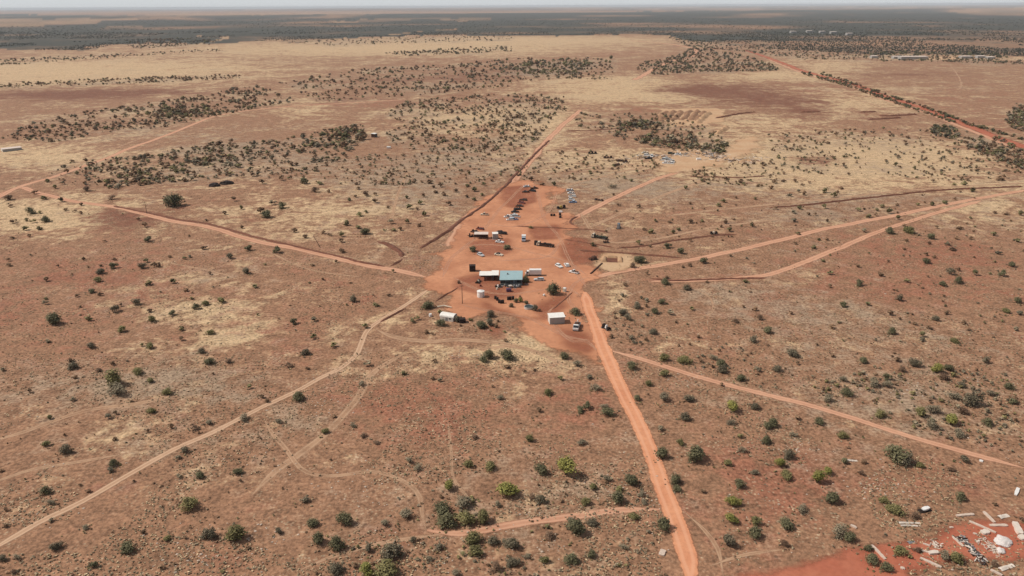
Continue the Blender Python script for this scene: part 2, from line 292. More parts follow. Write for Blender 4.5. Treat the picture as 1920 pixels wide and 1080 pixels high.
AREAS = [([(1620,106),(1640,99),(1870,101),(1890,110),(1760,106)],70,4,8,'gdg'),([(1640,112),(1720,113),(1860,112),(1860,115),(1640,116)],20,4,7,'gd'),([(60,340),(130,305),(270,292),(330,280),(400,268),(480,268),(620,242),(680,232),(690,262),(650,300),(560,322),(480,332),(300,345),(230,358),(120,350)],330,5,13,'grrbs'),
 ([(150,345),(260,318),(420,290),(470,300),(430,330),(300,345),(230,352)],70,8,15,'grob'),([(560,275),(640,240),(680,232),(690,262),(640,280)],45,9,19,'ggrb'),
 ([(0,262),(40,240),(120,216),(250,200),(320,190),(480,160),(560,190),(480,203),(380,225),(300,240),(200,250),(100,268)],320,6,11,'grrb'),([(270,222),(300,205),(390,195),(400,212),(330,225)],55,7,13,'gro'),
 ([(0,158),(260,146),(460,141),(460,147),(260,157),(0,166)],160,4,7,'rrg'),([(520,155),(700,128),(850,122),(960,112),(1150,110),(1150,150),(960,152),(800,172),(700,165),(560,168)],330,5,9,'grbr'),
 ([(920,135),(980,118),(1060,112),(1120,118),(1080,138),(980,142)],110,6,10,'gbo'),([(560,175),(700,165),(880,160),(960,150),(960,162),(800,178),(600,192)],90,5,9,'grr'),
 ([(760,190),(960,176),(1060,182),(1062,212),(960,222),(850,215),(760,232),(720,216)],230,5,9,'grrb'),([(720,250),(780,226),(960,220),(1040,216),(1010,262),(960,288),(800,286),(740,276)],260,6,10,'grrs'),
 ([(1080,214),(1250,214),(1330,240),(1370,266),(1360,290),(1280,286),(1180,266),(1120,248),(1080,240)],150,6,10,'grb'),([(1150,236),(1200,230),(1250,234),(1245,243),(1170,246)],30,9,16,'grb'),([(1190,262),(1260,252),(1330,262),(1362,270),(1362,290),(1320,284),(1220,276)],60,8,16,'grbs'),
 ([(1440,252),(1600,242),(1720,242),(1900,272),(1920,345),(1700,335),(1500,325),(1440,305)],260,5,9,'rrgb'),([(1740,240),(1780,236),(1806,248),(1790,262),(1745,256)],40,8,12,'gdb'),([(1885,225),(1900,196),(1925,190),(1925,250),(1895,240)],55,8,13,'grb'),([(1810,245),(1880,262),(1925,285),(1925,320),(1860,300),(1815,275)],70,8,13,'grb'),
 ([(1190,130),(1210,115),(1270,105),(1300,90),(1400,105),(1450,124),(1460,133),(1300,137),(1230,142)],420,4,8,'gdrb'),([(1250,70),(1380,85),(1520,95),(1640,102),(1920,112),(1920,122),(1640,112),(1500,112),(1400,98),(1290,88)],420,3,6,'grdb'),
 ([(960,292),(1100,280),(1250,300),(1200,335),(960,345)],80,6,9,'grr'),([(1290,315),(1440,300),(1480,330),(1440,350),(1300,345)],60,6,9,'grr'),([(480,335),(700,290),(960,290),(980,330),(900,345),(700,350)],170,5,9,'grrs'),
 ([(0,112),(200,103),(420,92),(420,96),(200,110),(0,124)],110,3,6,'rgd'),([(720,100),(960,86),(960,97),(760,106)],90,4,7,'gdr'),([(230,78),(330,72),(410,76),(400,84),(250,92)],130,3,6,'grrb'),([(530,80),(720,70),(960,68),(960,76),(620,86)],120,3,5,'rgd'),
 ([(0,480),(0,380),(240,400),(480,460),(640,500),(760,560),(700,640),(560,720),(300,840),(0,1000)],90,4,7,'rrgs'),([(1140,540),(1440,470),(1920,380),(1920,860),(1440,735),(1160,650)],240,4,8,'rrgbs'),([(1100,400),(1440,380),(1920,350),(1920,370),(1440,440),(1130,490)],60,4,7,'rrg'),
 ([(1700,740),(1790,690),(1900,700),(1920,860),(1760,820),(1640,790)],140,5,12,'rsbo'),([(1520,720),(1600,700),(1700,700),(1690,760),(1560,760)],80,5,11,'sbro'),([(820,940),(890,930),(900,990),(830,1000)],30,6,14,'gso'),([(640,1020),(960,1000),(1230,970),(1250,1080),(640,1080)],90,5,11,'sbro'),
 ([(1000,900),(1200,880),(1230,950),(1000,970)],50,5,10,'sbr'),([(1150,545),(1215,545),(1215,650),(1150,640)],30,6,13,'sbr'),([(1250,660),(1400,640),(1440,700),(1340,700)],30,5,10,'sbr'),([(820,590),(940,600),(950,625),(840,620)],16,5,9,'ro')]
def make_ground():
    ang = np.concatenate([np.linspace(R(-180), R(-47), 40)[:-1], np.arange(R(-47), R(47), R(.115)), np.linspace(R(47), R(180), 40)])
    dep = np.concatenate([np.linspace(88, 46, 22)[:-1], np.degrees(np.arctan(np.linspace(math.tan(R(46)), math.tan(R(.1)), 620)))])
    rad = CAM_H/np.tan(np.radians(dep)); A, D = np.meshgrid(ang, rad)
    x, y = (D*np.sin(A)).ravel(), (D*np.cos(A)).ravel(); z = hgt(x, y); na, nr = len(ang), len(rad)
    px, py = PIX(x, y); front = (y > 20) & (np.abs(px-960) < 2600)
    def field(L):
        v = np.zeros(x.shape)
        for cx, cy, rx, ry, k in L: v += k*np.exp(-((px-cx)/rx)**2-((py-cy)/ry)**2)
        return np.where(front, v, 0)
    st, rd, br, gy = field(STRAWP)*1.55, field(REDP)*.85, field(BROWN_SHADEP)*1.5, field(GREYP)*1.1
    wob0 = fbm(x/130.+7, y/420., 5)-.5
    wd = np.where(front, inside(px+wob0*60, py+wob0*14*np.clip((py-20)/50, .1, 1), WOOD), np.hypot(x, y) > 2500).astype(float)
    far = sstep(26, 20, py)*front; wd = np.maximum(wd*1.0, far*.55)
    wob = (fbm(x/400.+7, y/1500., 4)-.5)
    for pts, k in FIELDS:
        i = inside(px+wob*260, py+wob*9*np.clip((py-14)/40, .15, 1), pts) & front; wd[i] *= 1-k; st[i] += .45*k
    streak = fbm(x/900., y/2600.+5, 4); st2 = fbm(x/700.+11, y/420.+3, 4); wd = wd*np.clip(.95+1.2*(streak-.48)+1.8*(st2-.5), .38, 1.1)
    hl = sstep(18, 13, py)*front; st = st+hl*.3
    wd = wd*.92
    for pts, n_, w0, w1, ks in AREAS:
        if pts[0][1] < 380 and n_ > 45: i = inside(px+wob0*50, py+wob0*16, pts) & front; dd_ = min(1., n_*4e4/(np.ptp([p[0] for p in pts])*np.ptp([p[1] for p in pts])*700)+.25); gy[i] += .28*dd_; wd[i] = np.maximum(wd[i], .16*dd_)
    i = front & (px > 1270) & (py > 76) & (py < 130); wd[i] *= .62
    # scrub country under the bush belts reads darker from its litter
    nearf = sstep(330, 480, py)*front; st = st+.27-.17*nearf; rd = rd+.17+.06*nearf; br = br+.12+.05*nearf; gy = gy+.28
    i = np.arange((nr-1)*na).reshape(nr-1, na); j = np.roll(i, -1, 1)
    F = np.stack([i, i+na, j+na, j], -1)[:, :-1].reshape(-1, 4)
    zc = np.stack([st, rd, wd, np.ones_like(st)], -1); z2 = np.stack([br, gy, 0*st, np.ones_like(st)], -1)
    o = mesh_np('ground', np.stack([x, y, z], -1), F, M['ground'], attrs={'zone': ('FLOAT_COLOR', zc), 'zone2': ('FLOAT_COLOR', z2)}, smooth=True)
    tag(o, kind='structure')
make_ground()
# ---------------------------------------------------------------- roads, tracks, banks
def smooth_line(pts, step):
    P = np.array(pts, float); P = np.vstack([2*P[0]-P[1], P, 2*P[-1]-P[-2]]); out = []
    for k in range(1, len(P)-2):
        n = max(2, int(np.hypot(*(P[k+1]-P[k]))/step)); t = np.linspace(0, 1, n, endpoint=False)[:, None]; a, b, c, d = P[k-1:k+3]
        out.append(.5*(2*b+(c-a)*t+(2*a-5*b+4*c-d)*t**2+(3*b-a-3*c+d)*t**3))
    return np.vstack(out+[P[-2:-1]])
_lay = [0]
def frame(px, step=2.5):
    L = smooth_line([G(*p[:2]) for p in px], step); T = np.gradient(L, axis=0); T /= np.linalg.norm(T, axis=1)[:, None]+1e-9
    return L, np.stack([-T[:, 1], T[:, 0]], -1)
def ribbon(name, px, width, mat, wob=.12, step=2.5):
    L, Nn = frame(px, step); n = len(L); _lay[0] += 1; z = .012+.002*_lay[0]
    wd = np.interp(np.linspace(0, len(px)-1, n), range(len(px)), [p[2] if len(p) > 2 else width for p in px])
    wd = wd*(1+wob*(fbm(np.arange(n)*step/18., np.full(n, _lay[0]*3.3), 3)-.5)*2); L = L+Nn*((fbm(np.arange(n)*step/22., np.full(n, 9.+_lay[0]), 3)-.5)*wd*.35)[:, None]
    u = np.linspace(-1, 1, 9); V = L[:, None, :]+Nn[:, None, :]*(u[None, :]*wd[:, None]*.5)[..., None]
    V = np.concatenate([V.reshape(-1, 2), np.full((n*9, 1), z)], 1)
    i = (np.arange(n-1)[:, None]*9+np.arange(8)).ravel(); F = np.stack([i, i+9, i+10, i+1], -1)
    e = np.minimum(np.arange(n), np.arange(n)[::-1])*step; fade = 1-np.clip(e/8., 0, 1)
    ac = np.clip(np.abs(np.tile(u, (n, 1)))+fade[:, None]*.6, 0, 1.3)
    return tag(mesh_np(name, V, F, M[mat], attrs={'across': ('FLOAT', ac)}), kind='structure')
def bank(name, px, wid, h, mat='bank', step=1.0):
    L, Nn = frame(px, step); n = len(L); k = np.arange(n)*step; sd = random.random()*50
    env = np.clip(np.minimum(np.arange(n), np.arange(n)[::-1])*step/4., 0, 1); hh = 1.5*h*env*(.55+.9*fbm(k/5.+sd, k*0+sd, 4)); ww = 1.2*wid*(.7+.6*fbm(k/7.+sd, k*0+3, 3))*(.3+.7*env)
    L = L+Nn*((fbm(k/6.+sd, k*0+7, 3)-.5)*wid*.6)[:, None]
    u = np.array([-1, -.6, -.25, .1, .55, 1]); hz = np.array([0, .45, 1, .95, .4, 0])
    V = L[:, None, :]+Nn[:, None, :]*(u[None]*ww[:, None]*.5)[..., None]; Z = hh[:, None]*hz[None]*(.8+.4*rng.random((n, 6)))-.03
    i = (np.arange(n-1)[:, None]*6+np.arange(5)).ravel(); F = np.stack([i, i+6, i+7, i+1], -1)
    return tag(mesh_np(name, np.concatenate([V.reshape(-1, 2), Z.reshape(-1, 1)], 1), F, M[mat], smooth=True), kind='structure')
YARD = [(796,522),(818,480),(846,446),(878,405),(918,370),(958,345),(985,337),(1012,345),(1046,352),(1040,372),(1026,396),(1064,402),(1074,425),(1062,445),(1064,470),(1078,492),(1124,500),(1114,520),(1100,545),(1114,590),(1130,640),(1128,690),(1080,662),(1020,647),(985,625),(955,606),(930,592),(900,596),(868,600),(840,574),(826,552),(802,542)]
def yard_sheet(name, px, mat, soft=15., res=1.5, wob=20):
    W = smooth_line([G(*p) for p in px+[px[0]]], 3)[:-1]; x0, y0 = W.min(0)-8; x1, y1 = W.max(0)+8
    X, Y = np.meshgrid(np.arange(x0, x1, res), np.arange(y0, y1, res)); sh = X.shape; X, Y = X.ravel(), Y.ravel()
    pts = [tuple(p) for p in W]; d = dist_poly(X, Y, pts+pts[:1])*np.where(inside(X, Y, pts), 1, -1)+(fbm(X/12., Y/12., 4)-.5)*wob
    ac = np.clip(.86-d/soft, 0, 1.3); _lay[0] += 1; i = np.arange(sh[0]*sh[1]).reshape(sh); q = np.stack([i[:-1, :-1], i[:-1, 1:], i[1:, 1:], i[1:, :-1]], -1).reshape(-1, 4)
    q = q[(ac[q] < 1.25).any(1)]; us, inv = np.unique(q, return_inverse=True)
    return tag(mesh_np(name, np.stack([X, Y, 0*X+.012+.002*_lay[0]], -1)[us], inv.reshape(-1, 4), M[mat], attrs={'across': ('FLOAT', ac[us])}), kind='structure')
ribbon('path', [(-45,832),(0,822),(50,808),(112,786),(175,768),(250,758),(330,742)], 3.5, 'faint')
ribbon('path', [(-45,914),(0,900),(60,880),(130,868),(240,850)], 2.5, 'faint')
ribbon('path', [(470,930),(520,880),(590,830),(660,760),(700,700),(760,660)], 4, 'faint')
ribbon('path', [(496,785),(510,812),(535,842),(562,877),(592,891),(635,892),(692,884),(730,891),(767,909),(787,932),(792,965),(800,994)], 2.2, 'faint')
ribbon('path', [(840,790),(846,850),(850,895),(880,935),(915,970)], 1.2, 'faint')
ribbon('path', [(555,1072),(630,1040),(705,1020),(767,1010),(840,1000)], 2.4, 'faint')
ribbon('path', [(1282,960),(1320,995),(1345,1030),(1356,1080)], 2.0, 'faint')
ribbon('path', [(1330,1062),(1400,1040),(1480,1030)], 1.8, 'faint')
ribbon('path', [(890,655),(960,650),(1010,662),(1070,690)], 3, 'faint')
ribbon('path', [(1250,600),(1330,590),(1332,560),(1300,540)], 1.6, 'faint')
ribbon('path', [(500,470),(580,505),(680,520)], 2, 'faint'); ribbon('path', [(300,490),(380,505),(440,520)], 2, 'faint')
ribbon('path', [(735,410),(742,380),(752,350),(765,320)], 3, 'faint')
ribbon('track', [(1238,957),(1160,957),(1080,966),(1000,977),(930,990),(860,1001),(800,996)], 3.2, 'redtrack')
ribbon('track', [(-45,1044),(0,1021),(75,978),(150,943),(225,900),(325,843),(400,810),(480,770),(555,735),(605,707),(640,690),(668,666),(678,645),(690,620),(715,600),(760,572),(806,540)], 3.1, 'pale')
ribbon('track', [(705,618),(742,633),(805,640),(862,637),(950,645),(1010,660)], 4.5, 'faint')
ribbon('track', [(-45,378),(0,364),(37,352),(60,358),(112,371),(150,379),(212,388),(275,402),(325,415),(400,428),(480,452),(555,466),(630,483),(705,501),(745,508),(800,520)], 6, 'redtrack')
ribbon('track', [(-45,389),(0,368),(37,350),(112,328),(200,296),(250,276),(312,254),(362,233),(400,219),(460,208),(540,200),(640,194),(760,187)], 6.5, 'redtrack')
ribbon('track', [(120,322),(200,285),(290,250),(370,222)], 4, 'faint')
ribbon('track', [(840,462),(872,412),(900,392),(938,364),(966,336),(992,305),(1022,268),(1054,236),(1088,206)], 8, 'redtrack')
ribbon('track', [(1064,416),(1090,402),(1135,380),(1185,356),(1235,334),(1270,322),(1281,300)], 6, 'redtrack')
ribbon('track', [(1100,428),(1135,413),(1160,402),(1197,386),(1247,365),(1310,342),(1330,330)], 5, 'faint')
ribbon('track', [(1040,376),(1058,352),(1085,342),(1135,331),(1160,323),(1210,313),(1280,306),(1345,298),(1380,280)], 4.5, 'faint')
ribbon('track', [(1096,524),(1150,512),(1200,503),(1300,486),(1370,471),(1440,456),(1560,427),(1690,402),(1800,379),(1925,356)], 5.6, 'redtrack')
ribbon('track', [(1220,528),(1330,524),(1440,515),(1502,494),(1565,469),(1610,450),(1652,433),(1690,420),(1765,396),(1840,377)], 5, 'redtrack')
ribbon('track', [(1250,405),(1340,394),(1440,384),(1515,377),(1602,368),(1665,361),(1765,352),(1890,345),(1925,343)], 5, 'faint')
ribbon('track', [(1145,657),(1210,676),(1285,700),(1360,721),(1440,741),(1515,760),(1590,782),(1690,814),(1765,836),(1840,856),(1925,879)], 3.4, 'redtrack')
ribbon('track', [(1090,400),(1115,440),(1150,455),(1230,448),(1330,428),(1470,410)], 4, 'faint')
ribbon('track', [(1394,93),(1440,108),(1510,134),(1590,155),(1665,182),(1740,206),(1815,236),(1925,279)], 17, 'scar', step=6)
ribbon('track', [(1440,111),(1510,139),(1590,161),(1665,189),(1740,213),(1815,243),(1925,287)], 7, 'redtrack', step=6)
ribbon('track', [(1500,150),(1580,178),(1650,200),(1740,224)], 5, 'faint')
ribbon('track', [(1180,76),(1250,82),(1300,92),(1300,105),(1250,118),(1190,150)], 14, 'redtrack', step=8)
ribbon('track', [(1660,162),(1785,170),(1800,150),(1780,120)], 4, 'faint', step=8)
yard_sheet('yard', YARD, 'yard')
for q_ in ([(900,560),(960,580),(1000,600),(960,600),(910,585)], [(940,350),(990,350),(1010,375),(960,390),(935,375)], [(985,425),(1050,420),(1055,445),(1000,450)], [(1040,610),(1110,630),(1110,665),(1060,650)], [(852,520),(900,512),(985,515),(1000,540),(960,560),(915,566),(870,548),(848,540)], [(990,575),(1040,552),(1075,556),(1060,590),(1020,600)], [(1075,500),(1045,478),(1060,450),(1090,445),(1130,470),(1120,492)], [(870,455),(960,445),(960,475),(900,480)], [(905,606),(945,605),(950,628),(915,632),(880,622)]): yard_sheet('red_soil', q_, 'redsoil', 9., 1, 8)
for p_ in ([(1100,540),(1075,500),(1060,470),(1045,440),(1020,410),(1010,370),(1000,345)],[(1095,560),(1060,540),(1010,545),(950,552),(900,545),(850,520)],[(1110,600),(1085,585),(1065,560),(1080,530),(1105,520)],[(830,520),(850,480),(890,460),(950,462),(1000,475),(1060,490),(1100,515)],[(1115,640),(1060,630),(1000,600),(960,590),(900,580),(860,570)],[(920,420),(960,425),(1000,415),(1030,395),(1045,360)],[(860,470),(900,440),(930,400),(960,370),(985,345)],[(1128,665),(1100,640),(1075,640),(1050,620),(1030,590),(1040,575)],[(930,490),(985,487),(1030,480),(1050,455)]): ribbon('wheel_track', p_, 2.6, 'wheel')
yard_sheet('scar', [(1370,1095),(1430,1066),(1540,1050),(1590,1025),(1650,1012),(1730,1002),(1790,988),(1850,975),(1925,985),(1925,1050),(1850,1052),(1790,1060),(1740,1075),(1715,1095),(1560,1100)], 'scar', 5., .6, 7)
yard_sheet('graded_ground', [(1225,288),(1290,280),(1345,285),(1380,262),(1420,255),(1425,275),(1380,300),(1330,315),(1270,325),(1225,312)], 'spoil', 16., 2, 26)
yard_sheet('graded_ground', [(1110,500),(1125,478),(1150,474),(1185,478),(1190,498),(1150,510)], 'spoil', 8., 1, 9)
yard_sheet('graded_ground', [(1228,204),(1334,203),(1362,212),(1340,232),(1270,236),(1238,226)], 'spoil', 12., 3, 20)
yard_sheet('graded_ground', [(1715,106.5),(1800,106),(1800,111.5),(1720,113)], 'spoil', 30., 8, 20)
ribbon('road', [(1293,1100,5.2),(1286,1045,5.2),(1270,985,5.2),(1240,910,5.2),(1210,830,5.2),(1184,770,5.4),(1155,705,6.2),(1132,655,6.4),(1118,620,5.6),(1106,580,5.6),(1097,548,6)], 5.2, 'road', .06, 1.5)
bank('earth_bank', [(212,386),(275,399),(330,411),(400,422),(480,445),(555,462),(630,480),(680,492),(725,500)], 1.9, .42)
bank('earth_bank', [(710,605),(735,592),(762,577)], 1.5, .35); bank('earth_bank', [(710,452),(730,459),(747,470),(756,482)], 2.8, .6); bank('earth_bank', [(755,485),(742,494),(730,500)], 1.8, .4)
bank('earth_bank', [(787,466),(830,440),(862,415),(890,397),(912,380),(942,354),(960,335),(1000,292),(1030,263)], 2.4, .5)
bank('earth_bank', [(1217,522),(1260,526),(1340,524),(1440,521)], 1.8, .4); bank('earth_bank', [(1440,390),(1515,384),(1602,374),(1665,367),(1765,357),(1890,351),(1920,350)], 2.2, .5)
bank('earth_bank', [(1155,466),(1210,461),(1260,452),(1335,442),(1385,440)], 1.6, .4); bank('earth_bank', [(1080,470),(1172,475),(1235,480),(1280,484)], 1.8, .4)
bank('earth_bank', [(960,424),(1020,427),(1070,429),(1110,431),(1145,436)], 1.4, .3); bank('earth_bank', [(1084,405),(1073,411),(1070,418),(1080,424)], 1.8, .4)
bank('earth_bank', [(1052,449),(1097,455),(1155,465)], 1.3, .3); bank('earth_bank', [(815,567),(834,554),(849,546),(865,536)], 1.2, .3); bank('earth_bank', [(1032,583),(1056,564),(1076,545)], 1.1, .22)
bank('earth_bank', [(1290,331),(1380,333),(1440,330)], 1.6, .4); bank('earth_bank', [(1060,246),(1120,244),(1200,237)], 2.4, .5); bank('earth_bank', [(1340,222),(1390,213),(1417,210)], 3, .8)
for k, (a, b_, c) in enumerate(((1243,209,-6),(1258,208,-8),(1272,208,-9),(1288,208,-9),(1303,208,-8),(1316,209,-10))): bank('spoil_bank', [(a+6, b_), (a+1, b_+6), (a+c, b_+18)], 7, 1.2, 'tanbank')
for p in ([(1352,300),(1366,297),(1380,300)],[(1385,305),(1400,301),(1412,304)],[(1405,287),(1425,285)],[(1292,287),(1306,285),(1316,289)],[(1195,282),(1212,280)],[(1140,268),(1150,262)]): bank('spoil_bank', p, 5, .9, 'palebank')
bank('spoil_bank', [(1330,212),(1318,222),(1308,232)], 7, 1.6, 'palebank'); bank('spoil_bank', [(1366,238),(1352,247),(1344,252)], 6, 1.5, 'palebank')
for p in ([(1500,211),(1540,210)],[(1610,211),(1645,210)],[(1650,217),(1660,218),(1720,215)],[(1626,225),(1690,221)]): bank('spoil_bank', p, 5, 1.0, 'bank')
